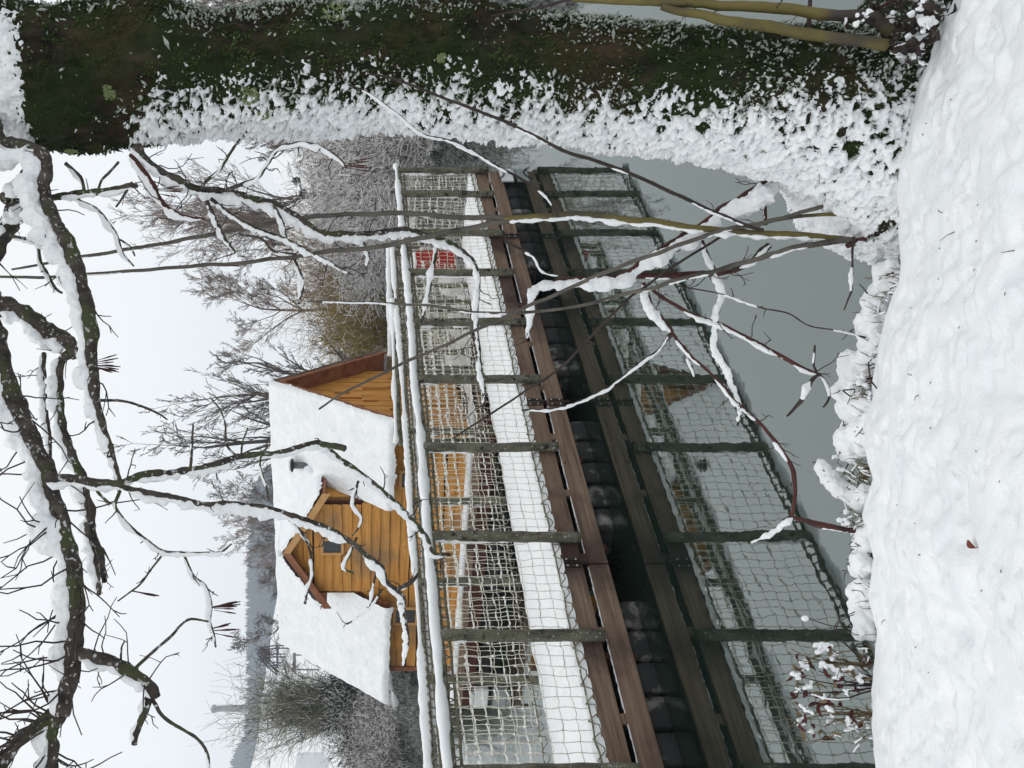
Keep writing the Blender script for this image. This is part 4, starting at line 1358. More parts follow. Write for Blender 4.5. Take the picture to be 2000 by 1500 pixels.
# ------------------------------------------------------------------ gangway between the walkway and the raft
ga = np.array([1.02, 10.10])
gw = empty('gangway', (0, 0, 0))
tag(gw, 'short netted gangway with snow-topped rails joining the walkway to the boathouse raft', 'gangway')
gp = [(2.02, 11.16, .40), (1.04, 10.14, .40), (-.30, 9.86, .40), (.02, 10.9, .40), (.45, 11.6, .40)]
MB().prism(gp, (0, 0, .10)).build('deck', M['plank'], gw, smooth=False)
gx, gy = np.meshgrid(np.linspace(-.3, 2.05, 90), np.linspace(0, 1, 40), indexing='ij')
ylo = np.interp(gx, [-.30, 1.04, 2.05], [9.88, 10.17, 11.16])
yhi = np.interp(gx, [-.30, .02, .45, 2.05], [9.92, 10.9, 11.5, 11.2])
P = np.stack([gx, ylo + (yhi - ylo) * gy, gx * 0], -1).reshape(-1, 3)
P[:, 2] = .545 + .03 * fbm(P * 3, 3, 4)
MB().grid(P, 90, 40).build('deck_snow', M['snow'], gw)
rail(gw, (1.12, 10.12, 1.53), (-.74, 9.70, 1.50), .03, 14, .045)
rail(gw, (2.06, 11.2, 1.52), (.41, 11.16, 1.50), .03, 15, .045)
rail(gw, (1.00, 10.5, 1.50), (.45, 10.2, 1.44), .03, 16, .05)


def gnet(a, b, seed, z0=.60, z1=1.46, **k):
    a, b = np.array(a), np.array(b)
    d = b - a
    net(gw, .0, float(np.linalg.norm(d)), 0, z0, z1, seed, lace=False, xf=Matrix.Translation((a[0], a[1], 0)) @ Matrix.Rotation(math.atan2(d[1], d[0]), 4, 'Z'), **k)


gnet((-.70, 9.72), (1.05, 10.10), 7, snow=.7, blob=.017)
gnet((.42, 11.18), (2.0, 11.18), 8, snow=.7, blob=.018)
gnet((.40, 10.3), (1.0, 10.55), 9, snow=.7, blob=.02)
for i, (x, y) in enumerate(((-.72, 9.71), (.2, 9.93), (1.08, 10.12), (.43, 11.18), (1.2, 11.19), (2.02, 11.2), (.42, 10.2), (1.0, 10.5))):
    post_snow(*post(gw, x, y, .38, 1.52, .04, i + 60), np.array([-.95, 0, .15]), i + 40, .7)
# mounds of snowed-up gear on the gangway
for i, (x, y, z, sx, sz) in enumerate(((1.45, 10.9, .72, .22, .22), (.9, 10.75, .66, .26, .16), (.35, 10.5, .68, .2, .2), (1.75, 11.0, .75, .16, .24))):
    v, f = ICO3
    q = v * (1 + .22 * fbm(v * 2.2 + i * 4, 3, i)[:, None]) * np.array([sx, .18, sz]) + np.array([x, y, z - .06])
    MB().add(q, None, f).build('snow', M['snow'], gw)
b = empty('box', (1.70, 10.75, .545))
tag(b, 'red slatted box half hidden behind the netting on the gangway', 'box')
MB().box((-.17, 0, .10), (.16, .26, .66)).build('body', M['red'], b, smooth=False, bevel=.01)
mb = MB()
for k in range(6):
    mb.box((-.175, -.016, .13 + k * .09), (.165, -.002, .18 + k * .09))
mb.build('slats', M['red'], b, smooth=False, bevel=.003)
for s in (-.15, .12):
    MB().box((s, .02, -.03), (s + .03, .24, .10)).build('leg', M['black_metal'], b, smooth=False)
v, f = ICO3
MB().add(v * np.array([.18, .15, .06]) * (1 + .1 * fbm(v * 3, 2, 5)[:, None]) + np.array([0, .13, .67]), None, f).build('snow', M['snow'], b)

# ------------------------------------------------------------------ far shore, hills
def lake_right(Y):
    return np.interp(Y, [-10, 5, 12, 19, 30, 43, 46, 60], [16, 13, 9.0, 6.2, 5.2, 4.2, 3.5, 3.5])


def lake_left(Y):
    return np.interp(Y, [-10, 5, 20, 29, 38, 46], [-30, -26, -17, -14.6, -15.2, -16])


def far_d(X, Y):
    """distance from the water's edge, positive on land"""
    xr, xl = lake_right(Y), lake_left(Y)
    d = np.maximum(X - xr, xl - X)
    d = np.maximum(d, Y - 45.5 + .12 * X * 0)
    return d


def far_z(X, Y):
    X = np.asarray(X, float)
    Y = np.asarray(Y, float)
    sh = X.shape
    d = far_d(X, Y).ravel()
    x, y = X.ravel(), Y.ravel()
    P = np.stack([x, y, x * 0], -1)
    d = d + fbm(P * .35, 3, 3) * .8
    z = np.where(d > 0, .75 * np.tanh(d * .9) + .025 * np.maximum(d - 1, 0), np.maximum(d * .7, -.9))
    right = sstep(6, 30, x) * sstep(8, 60, y + x * .5)
    z = z + np.where(d > 0, right * 13 * sstep(8, 42, x) * sstep(1, 20, d), 0)
    leftf = sstep(-22, -75, x) * sstep(55, 130, y)
    z = z + leftf * 17
    z = z + np.maximum(y - 150, 0) * .035 * sstep(-20, -90, x)
    z = z + np.where(d > 0, fbm(P * .12, 3, 9) * .8 * sstep(0, 8, d) + fbm(P * .6, 3, 10) * .12, 0)
    return z.reshape(sh)


nx, ny = 260, 240
gx = np.concatenate([np.linspace(-220, -32, 50), np.linspace(-31, 26, 150), np.linspace(27, 160, 60)])
gy = np.concatenate([np.linspace(6, 70, 150), np.linspace(71, 420, 90)])
X, Y = np.meshgrid(gx, gy, indexing='ij')
Z = far_z(X, Y)
tag(MB().grid(np.stack([X, Y, Z], -1).reshape(-1, 3), nx, ny).build('far_shore', M['terrain']), kind='structure')
# distant hill
hx = np.linspace(-540, 380, 240)
hy = np.linspace(430, 830, 60)
X, Y = np.meshgrid(hx, hy, indexing='ij')
ridge = np.interp(X, [-560, -420, -350, -330, -290, -230, -160, -90, -60, -20, 380], [118, 112, 104, 92, 84, 84, 84, 80, 55, 14, 4])
Pn = np.stack([X, Y, X * 0], -1).reshape(-1, 3)
HZf = ridge * np.sin(np.clip((Y - 430) / 270, 0, 1) * PI / 2) - 2 + 5 * fbm(Pn * .012, 4, 6).reshape(X.shape)
tag(MB().grid(np.stack([X, Y, HZf], -1).reshape(-1, 3), 240, 60).build('hill', M['forest']), kind='structure')
rf = np.random.default_rng(3)
k = 9000
fx_, fy_ = rf.uniform(-530, -40, k), rf.uniform(445, 735, k)
fz_ = np.interp(fx_, [-560, -420, -350, -330, -290, -230, -160, -90, -60, -20, 380], [118, 112, 104, 92, 84, 84, 84, 80, 55, 14, 4]) * np.sin(np.clip((fy_ - 430) / 270, 0, 1) * PI / 2) - 2
cone = (np.array([[math.cos(a), math.sin(a), 0] for a in np.linspace(0, 2 * PI, 6)[:-1]] + [[0, 0, 1.0]]), np.array([[i, (i + 1) % 5, 5] for i in range(5)]))
hh = rf.uniform(6, 12, k)
tag(MB().inst(cone, np.stack([fx_, fy_, fz_], -1), np.stack([hh * .26, hh * .26, hh], -1)).build('forest', M['forest'], smooth=False), 'dark blue-grey forest covering the far hill', kind='stuff')

# ------------------------------------------------------------------ bare trees
def bare_tree(seed, H, r0, nlev=4, wob=.16, ang=(.45, .85), up=.10, first=.25, kids=(3, 2, 2, 3), rmin=.007, lean=(0, 0), stems=1, fan=0.0, ratio=.60):
    rr = np.random.default_rng(seed)
    S = [[], [], [], []]

    def grow(p, d, L, r, lev):
        n = 6 if lev == 0 else 4
        for i in range(n):
            d = d + rr.normal(0, wob, 3) + np.array([0, 0, up * (1 if lev else .3)])
            d /= math.sqrt(d @ d)
            q = p + d * (L / n)
            a, b = r * (1 - .8 * i / n), r * (1 - .8 * (i + 1) / n)
            S[0].append(p)
            S[1].append(q)
            S[2].append(max(a, rmin))
            S[3].append(max(b, rmin))
            if lev < nlev and (i + 1) / n > (first if lev == 0 else .2):
                for _ in range(kids[min(lev, len(kids) - 1)]):
                    if rr.random() < .82:
                        ax = rr.normal(0, 1, 3)
                        ax -= d * ax.dot(d)
                        ax /= math.sqrt(ax @ ax) + 1e-9
                        an = rr.uniform(*ang)
                        grow(q, d * math.cos(an) + ax * math.sin(an), L * ratio * rr.uniform(.55, 1.1) * (1 - .4 * i / n), b * .62, lev + 1)
            p = q

    for s in range(stems):
        a = 2 * PI * s / max(1, stems) + rr.uniform(0, 1)
        d = np.array([lean[0] + fan * math.cos(a), lean[1] + fan * math.sin(a), 1.0])
        d /= np.linalg.norm(d)
        grow(np.zeros(3), d, H * rr.uniform(.75, 1) * .8, r0, 0)
    return [np.array(x) for x in S]


def place_tree(name, label, base, S, mats, cat='tree', thick=.03, scale=1.0, snowf=0.0, seed=0):
    t = empty(name, base)
    tag(t, label, cat)
    k = S[2] > thick
    tr = MB().segs(S[0][k], S[1][k], S[2][k], S[3][k], 6)
    if tr.n:
        tr.build('trunk', M[mats[0]], t)
    cr = MB().segs(S[0][~k], S[1][~k], S[2][~k], S[3][~k], 3)
    cr.build('crown', M[mats[1]], t)
    if snowf:
        rr = np.random.default_rng(seed)
        kk = (~k) & (rr.random(len(k)) < snowf)
        off = np.array([-.012, 0, .014])
        MB().segs(S[0][kk] + off, S[1][kk] + off, S[2][kk] * 1.1, S[3][kk] * 1.1, 3).build('snow', M['snow_twigs'], t)
    return t


def gz(x, y):
    return float(far_z(np.array([x]), np.array([y]))[0])


def pos(iy, Y):
    x = (750 - iy) / F * Y
    return (x, Y, gz(x, Y) - .1)


place_tree('tree', 'tall bare tree with a wide brown crown behind the thicket, left of the mossy trunk', pos(392, 48), bare_tree(101, 15.5, .22, 4, up=.07, first=.2, rmin=.010, ang=(.3, .65), kids=(3, 2, 2, 2), stems=2, fan=.22), ('far_bark', 'brown_twigs'), thick=.05)
place_tree('tree', 'bare tree with fine twigs rising out of the olive bush right of the boathouse', pos(622, 52), bare_tree(102, 12.0, .17, 4, up=.05, first=.35, rmin=.010, ang=(.4, .8)), ('far_bark', 'brown_twigs'), thick=.05)
place_tree('tree', 'dark pollarded tree fanning up directly behind the boathouse roof', pos(815, 30), bare_tree(113, 11.2, .20, 4, up=.03, first=.12, rmin=.008, lean=(.10, 0), stems=4, fan=.40, ang=(.3, .6), wob=.09, kids=(2, 2, 2, 1), ratio=.46), ('far_bark', 'far_bark'), thick=.04, snowf=.2)
place_tree('tree', 'pale brown bare tree behind the left end of the dormer roof', pos(1078, 62), bare_tree(104, 13.5, .18, 4, up=.08, first=.3, rmin=.011), ('far_bark', 'brown_twigs'), thick=.05)
place_tree('tree', 'spreading grey bare tree standing against the blue hill', pos(1120, 58), bare_tree(105, 12.0, .22, 4, up=.02, first=.3, rmin=.011, ang=(.45, .85), stems=2, fan=.2), ('far_bark', 'far_bark'), thick=.05)
place_tree('tree', 'small grey bare tree above the left end of the boathouse roof', pos(1140, 60), bare_tree(106, 9.5, .15, 4, up=.05, first=.25, rmin=.011), ('far_bark', 'far_bark'), thick=.05)
place_tree('tree', 'brown bare tree on the slope showing right of the mossy trunk', pos(-20, 42), bare_tree(107, 8.0, .14, 4, up=.08, first=.2, rmin=.011), ('far_bark', 'brown_twigs'), thick=.05)
place_tree('tree', 'slim bare tree rising from the snowy slope close by the mossy trunk', pos(318, 52), bare_tree(108, 9.0, .13, 4, up=.10, first=.3, rmin=.010), ('far_bark', 'brown_twigs'), thick=.05)
place_tree('tree', 'bushy grey-brown tree between the tall bare tree and the olive bush', pos(500, 56), bare_tree(109, 11.0, .15, 4, up=.06, first=.25, rmin=.010), ('far_bark', 'brown_twigs'), thick=.05)
place_tree('tree', 'brown scrubby tree half hidden behind the mossy trunk', pos(235, 50), bare_tree(110, 10.0, .15, 4, up=.06, first=.15, rmin=.011), ('far_bark', 'brown_twigs'), thick=.05)
# dark round twig balls in the crown
for i, (ix, iy) in enumerate(((578, 353), (592, 376))):
    c = at(ix, iy, 34)
    rr = np.random.default_rng(i + 40)
    a = rr.normal(0, 1, (160, 3))
    a /= np.linalg.norm(a, axis=1)[:, None]
    o = MB().segs(c + a * .05, c + a * rr.uniform(.12, .25, 160)[:, None], .014, .010, 3).build('twig_ball', M['dark_twigs'])
    tag(o, ['upper dark twig ball hanging in the bare crown', 'lower dark twig ball hanging in the bare crown'][i], 'mistletoe')


def bush(seed, n, rx, ry, h, r=(.010, .016), spread=.55, curl=.25, nseg=5, sub=3, jit=.18):
    """dense upright bush as segments"""
    rr = np.random.default_rng(seed)
    a = rr.uniform(0, 2 * PI, n)
    q = np.sqrt(rr.random(n))
    p = np.stack([rx * .55 * q * np.cos(a), ry * .55 * q * np.sin(a), np.zeros(n)], -1)
    d = np.stack([spread * q * np.cos(a), spread * q * np.sin(a), np.ones(n)], -1) + rr.normal(0, jit, (n, 3))
    L = h * rr.uniform(.45, 1.05, n) * (1 - .35 * q ** 2)
    P0, P1, R0, R1 = [], [], [], []
    rad = rr.uniform(*r, n)
    for s in range(nseg):
        d = d / np.linalg.norm(d, axis=1)[:, None]
        e = p + d * (L / nseg)[:, None]
        P0.append(p)
        P1.append(e)
        R0.append(rad * (1 - .12 * s))
        R1.append(rad * (1 - .12 * (s + 1)))
        if s >= 1:
            for _ in range(sub):
                k = rr.random(n) < .75
                sd = d[k] * .6 + rr.normal(0, .55, (k.sum(), 3))
                sd /= np.linalg.norm(sd, axis=1)[:, None]
                l = (L[k] * .20 * rr.uniform(.5, 1.3, k.sum()))[:, None]
                m_ = e[k] + sd * l * .5
                sd2 = sd + rr.normal(0, .35, sd.shape)
                P0 += [e[k], m_]
                P1 += [m_, m_ + sd2 * l * .5]
                R0 += [rad[k] * .6, rad[k] * .55]
                R1 += [rad[k] * .55, rad[k] * .4]
        d = d + rr.normal(0, curl, (n, 3)) + np.array([0, 0, -.04 * s])
        p = e
    return np.concatenate(P0), np.concatenate(P1), np.concatenate(R0), np.concatenate(R1)


def place_bush(name, label, base, B, split, cat='bush', seed=0):
    """split: list of (part name, material, share)"""
    t = empty(name, base)
    tag(t, label, cat)
    u = np.random.default_rng(seed + 5).random(len(B[2]))
    lo = 0
    for nm, mt, sh in split:
        k = (u >= lo) & (u < lo + sh)
        lo += sh
        MB().segs(B[0][k], B[1][k], B[2][k], B[3][k], 3).build(nm, M[mt], t)
    return t


place_bush('bush', 'broad golden-olive bush on the far bank just right of the boathouse gable', pos(625, 39), bush(201, 520, 5.0, 2.6, 5.0, (.016, .026), .42, sub=4), [('twigs', 'olive', .93), ('snow', 'snow_twigs', .07)])
place_bush('bush', 'brown rounded bush behind the olive bush, near the tall bare tree', pos(545, 44), bush(202, 420, 4.6, 3, 6.0, (.014, .022), .45, sub=4), [('twigs', 'tan_twigs', .88), ('snow', 'snow_twigs', .12)])
place_bush('willow', 'grey-green willow with upswept twigs left of the boathouse', pos(1380, 47), bush(203, 360, 1.5, 1.5, 8.8, (.013, .024), .12, curl=.09, sub=4, jit=.10), [('twigs', 'willow', .62), ('dark_twigs', 'evergreen', .26), ('snow', 'snow_twigs', .12)], 'willow')
place_bush('bush', 'dark evergreen bush at the foot of the grey-green willow', pos(1338, 43), bush(204, 420, 3.8, 2.4, 3.6, (.02, .035), .7, curl=.3, sub=4), [('twigs', 'evergreen', .85), ('snow', 'snow_twigs', .15)])
place_bush('bush', 'low dark bush at the near side of the willow above the reeds', pos(1420, 40), bush(205, 300, 3.0, 2.0, 3.2, (.018, .03), .7, curl=.3, sub=4), [('twigs', 'evergreen', .7), ('snow', 'snow_twigs', .3)])


def thicket(name, label, pts, n, hfun, seed, snowshare=.45, dark='dark_twigs', r=(.008, .022)):
    """tangled snowed scrub along a shore line: pts rows of (x, y, depth behind)"""
    rr = np.random.default_rng(seed)
    pts = np.array(pts, float)
    t = rr.uniform(0, len(pts) - 1, n)
    i = np.minimum(t.astype(int), len(pts) - 2)
    f = (t - i)[:, None]
    b = pts[i] * (1 - f) + pts[i + 1] * f
    side = rr.random(n) ** 1.3
    nr = np.stack([b[:, 3], b[:, 4]], -1)
    xy = b[:, :2] + nr * (side * b[:, 2])[:, None]
    p = np.stack([xy[:, 0], xy[:, 1], np.maximum(far_z(xy[:, 0], xy[:, 1]), 0) - .05], -1)
    H = hfun(t, side) * rr.uniform(.5, 1.05, n) * (1 + .35 * fbm(p * .35, 2, seed))
    d = np.stack([rr.normal(0, .38, n), rr.normal(0, .38, n), np.ones(n)], -1)
    d[:, :2] -= nr * .28
    S = [[], [], [], []]
    rad = rr.uniform(*r, n)
    for s in range(5):
        d /= np.linalg.norm(d, axis=1)[:, None]
        e = p + d * (H / 5)[:, None]
        S[0].append(p), S[1].append(e), S[2].append(rad * (1 - .13 * s)), S[3].append(rad * (1 - .13 * (s + 1)))
        for _ in range(2):
            sd = d * .5 + rr.normal(0, .6, (n, 3))
            sd /= np.linalg.norm(sd, axis=1)[:, None]
            l = (.16 * H * rr.uniform(.4, 1.3, n))[:, None]
            m_ = e + sd * l * .5
            S[0] += [e, m_]
            S[1] += [m_, m_ + (sd + rr.normal(0, .4, sd.shape)) * l * .5]
            S[2] += [rad * .65, rad * .55]
            S[3] += [rad * .55, rad * .4]
        d = d + rr.normal(0, .42, (n, 3)) + np.array([0, 0, -.06 * s])
        p = e
    S = [np.concatenate(q) for q in S]
    u = rr.random(len(S[2]))
    e_ = empty(name, (0, 0, 0))
    tag(e_, label, kind='stuff')
    k = u < snowshare
    a = MB().segs(S[0][~k], S[1][~k], S[2][~k], S[3][~k], 3).build('twigs', M[dark], e_)
    b_ = MB().segs(S[0][k], S[1][k], S[2][k] * 1.25, S[3][k] * 1.25, 3).build('snow', M['snow_twigs'], e_)
    a['kind'] = b_['kind'] = 'stuff'


# shore rows: x, y, depth, inland direction
thicket('thicket', 'tangled snow-dusted scrub along the right-hand shore', [(7.2, 15, 3, 1, .2), (6.3, 19, 4, 1, .3), (5.6, 25, 5, 1, .3), (5.2, 31, 6, .9, .4), (5.0, 36, 6, .9, .5)], 5200, lambda t, s: 1.7 + .36 * t + 1.3 * s, 301, .66)
thicket('thicket', 'dark snow-flecked scrub on the low bank beyond the lake', [(1.2, 45.5, 4, .2, 1), (-1, 46, 4, 0, 1), (-4, 46, 4, 0, 1), (-10, 46, 4, 0, 1), (-15, 43, 4, -.3, 1)], 3000, lambda t, s: 1.5 + .9 * s, 302, .40)
thicket('thicket', 'purple-brown snow-flecked scrub along the left-hand shore', [(-15.8, 42, 5, -1, .5), (-15.2, 37, 6, -1, .4), (-14.7, 31, 6, -1, .3), (-15.0, 27, 6, -1, .2), (-17, 20, 5, -1, 0)], 4600, lambda t, s: 1.4 + 1.3 * s, 303, .50)
thicket('thicket', 'brown brush covering the slope above the right-hand shore', [(10, 24, 10, 1, .3), (10, 34, 14, 1, .3), (10, 46, 20, 1, .3), (8, 56, 20, 1, .3)], 3600, lambda t, s: 2.2 + 1.3 * s, 304, .45, 'brown_twigs', (.012, .022))

# ------------------------------------------------------------------ far built things
c = at(482, 1384, 400)
ch = empty('chimney', (c[0], c[1], 20))
tag(ch, 'tall pale factory chimney standing on the skyline', 'chimney')
MB().tube([(0, 0, 0), (0, 0, 30), (0, 0, 51)], [2.1, 1.75, 1.45], 20).build('shaft', M['concrete'], ch)
MB().tube([(0, 0, 51), (0, 0, 51.4), (0, 0, 52.6), (0, 0, 53)], [1.5, 1.95, 1.95, 1.7], 20).build('rim', M['concrete'], ch)

YC = 150
g0 = at(545, 1310, YC)
cv = empty('conveyor', tuple(g0))
tag(cv, 'dark blue steel lattice conveyor rising above the snowy field', 'conveyor')


def cp(ix, iy, dy=0):
    return at(ix, iy, YC) - g0 + np.array([0, dy, 0])


for dy in (0, 1.6):
    mb = MB()
    A = [cp(552, 1318, dy), cp(530, 1300, dy), cp(516, 1284, dy), cp(507, 1270, dy)]
    B = [cp(545, 1322, dy), cp(524, 1304, dy), cp(510, 1288, dy), cp(502, 1275, dy)]
    for L_ in (A, B):
        mb.tube(L_, .16, 6)
    for a, b in zip(A, B):
        mb.tube([a, b], .10, 5)
    for a, b in zip(A[1:], B[:-1]):
        mb.tube([a, b], .10, 5)
    mb.build('truss', M['navy'], cv)
    lg = MB()
    lg.tube([cp(507, 1270, dy), cp(541, 1266, dy)], .13, 6).tube([cp(516, 1284, dy), cp(541, 1283, dy)], .13, 6).tube([cp(530, 1300, dy), cp(541, 1298, dy)], .13, 6)
    lg.tube([cp(541, 1262, dy), cp(541, 1304, dy)], .16, 6).tube([cp(524, 1268, dy), cp(526, 1296, dy)], .10, 6).tube([cp(509, 1271, dy), cp(540, 1283, dy)], .08, 5).tube([cp(541, 1267, dy), cp(518, 1284, dy)], .08, 5)
    for q in (1266, 1283, 1300):
        lg.tube([cp(541, q, dy), cp(541, q, dy) - [0, 0, 6]], .13, 6)
    lg.build('support', M['navy'], cv)
mb = MB()
for a in (cp(505, 1272), cp(541, 1264), cp(541, 1302)):
    mb.tube([a, a + [0, 1.6, 0]], .12, 6)
mb.build('tie', M['navy'], cv)
c = at(575, 1294, 110)
br = empty('barrier', (c[0], c[1], gz(c[0], c[1])))
tag(br, 'low grey timber barrier across the snowy slope beneath the conveyor', 'barrier')
zt = c[2] - gz(c[0], c[1])
MB().box((-1.35, -.1, zt - .22), (1.35, .1, zt + .22)).build('beam', M['grey'], br, smooth=False)
for s in (-1.1, 1.0):
    MB().box((s, -.08, -.3), (s + .16, .08, zt - .22)).build('post', M['grey'], br, smooth=False)
# a house at the very edge
c = at(588, 1528, 90)
hs_ = empty('house', (c[0], c[1], c[2] - .9))
tag(hs_, 'small pale house at the edge of the snowy field beyond the scrub', 'house')
MB().box((-2.0, 0, -4), (1.6, 4, 1.6)).build('wall', M['foam'], hs_, smooth=False)
MB().prism([(-2.3, -.3, 1.6), (1.9, -.3, 1.6), (1.6, 2, 2.6), (-2.0, 2, 2.6)], (0, 0, .2)).build('roof', M['far_snow'], hs_, smooth=False)
for xx in (.55, 1.2):
    f_ = MB().box((xx - .22, -.06, .2), (xx + .22, -.01, 1.1)).build('window', M['grey'], hs_, smooth=False)
    MB().box((xx - .16, -.08, .27), (xx + .16, -.062, 1.03)).build('pane', M['glass'], f_, smooth=False)

# ------------------------------------------------------------------ foreground plants on the bank edge
rp = np.random.default_rng(31)


CLOUD = bpy.data.textures.new('crumbly_snow', 'CLOUDS')
CLOUD.noise_scale = .028
CLOUD.noise_depth = 3


def lump_chain(mb, pts, r, k, seed):
    """overlapping soft snow lumps along a line"""
    pts = np.array(pts, float)
    S = smooth_pts(pts, .012)
    v, f = ICO2
    for i in range(int(k * 1.6)):
        j = rp.integers(0, len(S))
        s = r * rp.uniform(.3, 1.1)
        q = v * (1 + .22 * fbm(v * 1.9 + rp.uniform(0, 50), 3, seed)[:, None]) * np.array([s * 1.15, s, s * .85]) + S[j] + rp.normal(0, r * .35, 3)
        mb.add(q, None, f)


def tussock(label, spots, r, k, seed, tw=5, org=None):
    P = [at(a, b, y) for a, b, y in spots]
    o = P[len(P) // 2]
    t = empty('tussock', tuple(o))
    tag(t, label, 'tussock')
    mb = MB()
    lump_chain(mb, np.array(P) - o, r, k, seed)
    o_ = mb.build('snow', M['snow'], t)
    rm = o_.modifiers.new('fuse', 'REMESH')
    rm.mode = 'VOXEL'
    rm.voxel_size = .0055
    rm.use_smooth_shade = True
    sm_ = o_.modifiers.new('soften', 'SMOOTH')
    sm_.factor = .6
    sm_.iterations = 3
    dp = o_.modifiers.new('crumble', 'DISPLACE')
    dp.texture = CLOUD
    dp.texture_coords = 'GLOBAL'
    dp.strength = .022
    dp.mid_level = .5
    tb = MB()
    for _ in range(tw * 3):
        q = P[rp.integers(len(P))] - o + rp.normal(0, r * .6, 3)
        d = rp.normal(0, 1, 3) + np.array([0, -.8, .6])
        d /= np.linalg.norm(d)
        L_ = r * rp.uniform(.9, 1.8)
        tb.tube([q + d * r * .5, q + d * L_ * .8, q + d * L_ * 1.1 + rp.normal(0, .008, 3)], [.0022, .0018, .0012], 5)
    tb.build('stalks', M['straw'] if seed % 2 else M['twig'], t)


tussock('rounded snow-capped tussock on the bank edge next to the trunk roots', [(1742, 530, 2.62), (1722, 560, 2.68), (1714, 600, 2.7)], .036, 22, 1)
tussock('wide snow-capped tussock on the bank edge behind the pits in the snow', [(1712, 600, 2.7), (1704, 650, 2.74), (1708, 700, 2.74), (1722, 690, 2.68)], .044, 40, 2)
tussock('tall snow-capped tussock jutting over the water with a bent dark stalk', [(1700, 690, 2.76), (1672, 740, 2.82), (1660, 770, 2.84), (1672, 800, 2.82), (1696, 780, 2.74)], .048, 52, 3, 8)
tussock('broad snow-capped tussock near the middle of the bank edge', [(1664, 830, 2.84), (1690, 850, 2.74), (1668, 870, 2.84), (1700, 830, 2.7)], .046, 40, 4, 7)
tussock('snow-capped tussock with a snow finger pointing out to the water', [(1606, 915, 2.9), (1622, 935, 2.88), (1648, 955, 2.86), (1675, 975, 2.8), (1694, 960, 2.74)], .027, 60, 5, 7)
tussock('small snow-capped tussock where the reddish bough meets the bank', [(1690, 1030, 2.74), (1684, 1070, 2.76), (1678, 1110, 2.76), (1690, 1090, 2.72)], .030, 44, 6, 7)
tussock('long low snow-capped tussock at the left stretch of the bank edge', [(1688, 1150, 2.74), (1680, 1180, 2.78), (1690, 1230, 2.74)], .036, 36, 7, 4)


def weed(label, base, tips, seed, leaf=26, caps=16, red=.5, drab=False):
    """dead herb: arching stems, curled dark red leaves and straw, capped with snow"""
    o = at(*base)
    t = empty('dead_weed', tuple(o))
    tag(t, label, 'weed')
    sb, lb, yb_, cb = MB(), MB(), MB(), MB()
    rw = np.random.default_rng(seed)
    allp = []
    for tp in tips:
        e = at(*tp) - o
        m_ = e * .5 + rw.normal(0, .02, 3)
        P = smooth_pts(np.array([[0, 0, -.05], m_, e]), .012)
        P = P + rw.normal(0, .0012, P.shape)
        sb.tube(P, np.linspace(.0034, .0016, len(P)), 5)
        allp.append(P)
        for _ in range(3):
            q = P[rw.integers(len(P) // 3, len(P))]
            d = rw.normal(0, 1, 3) + np.array([0, 0, .5])
            d *= .05 / np.linalg.norm(d)
            sb.tube([q, q + d * .6, q + d + rw.normal(0, .008, 3)], [.0013, .0011, .0008], 4)
            allp.append(np.array([q + d * .6, q + d]))
    A = np.vstack([p[len(p) // 4:] for p in allp])
    for i in range(int(leaf * .7)):
        q = A[rw.integers(len(A))]
        d = rw.normal(0, 1, 3) + np.array([0, 0, -.6])
        d /= np.linalg.norm(d)
        s = np.cross(d, rw.normal(0, 1, 3))
        s /= np.linalg.norm(s)
        l, w_ = rw.uniform(.022, .055), rw.uniform(.005, .011)
        u = np.linspace(0, 1, 6)
        c_ = q + np.outer(u * l, d) + np.outer(np.sin(u * PI) * l * .25, np.cross(d, s))
        wd = np.sin(u * PI * .9 + .2)[:, None] * w_
        V = np.stack([c_ - s * wd, c_ + np.cross(d, s) * wd * .7, c_ + s * wd], 1).reshape(-1, 3)
        (lb if rw.random() < red else yb_).grid(V, 6, 3)
    v, f = ICO2
    for i in range(max(4, caps // 4)):
        q = A[rw.integers(len(A))] if i % 2 else allp[rw.integers(len(allp))][-1]
        g = rw.uniform(.55, 1.15)
        ax = rw.normal(0, 1, 3) * np.array([1, .6, 1])
        ax /= np.linalg.norm(ax)
        for j in range(9):
            s = g * rw.uniform(.0035, .0095)
            p_ = q + ax * g * rw.uniform(-.020, .020) + rw.normal(0, .0055 * g, 3) + np.array([-.3, 0, .6]) * s
            cb.add(v * (1 + .3 * fbm(v * 2.3 + rw.uniform(0, 40), 3, seed)[:, None]) * np.array([s, s * .9, s * rw.uniform(.7, 1.5)]) + p_, None, f)
    sb.build('stems', M['straw'] if seed % 2 else M['twig'], t)
    if lb.n:
        lb.build('leaves', M['dead_leaf'], t)
    if yb_.n:
        yb_.build('leaves', M['twig' if drab else 'straw'], t)
    for P in allp:
        if len(P) > 6:
            for q in range(2):
                snow_on(cb, P[len(P) // 3:], np.full(len(P) - len(P) // 3, .0022), 2.6, .0, seed + q * 7, .002, 60)
    o_ = cb.build('snow', M['snow'], t)
    rm = o_.modifiers.new('fuse', 'REMESH')
    rm.mode = 'VOXEL'
    rm.voxel_size = .0024
    rm.use_smooth_shade = True
    sm_ = o_.modifiers.new('soften', 'SMOOTH')
    sm_.factor = .5
    sm_.iterations = 3


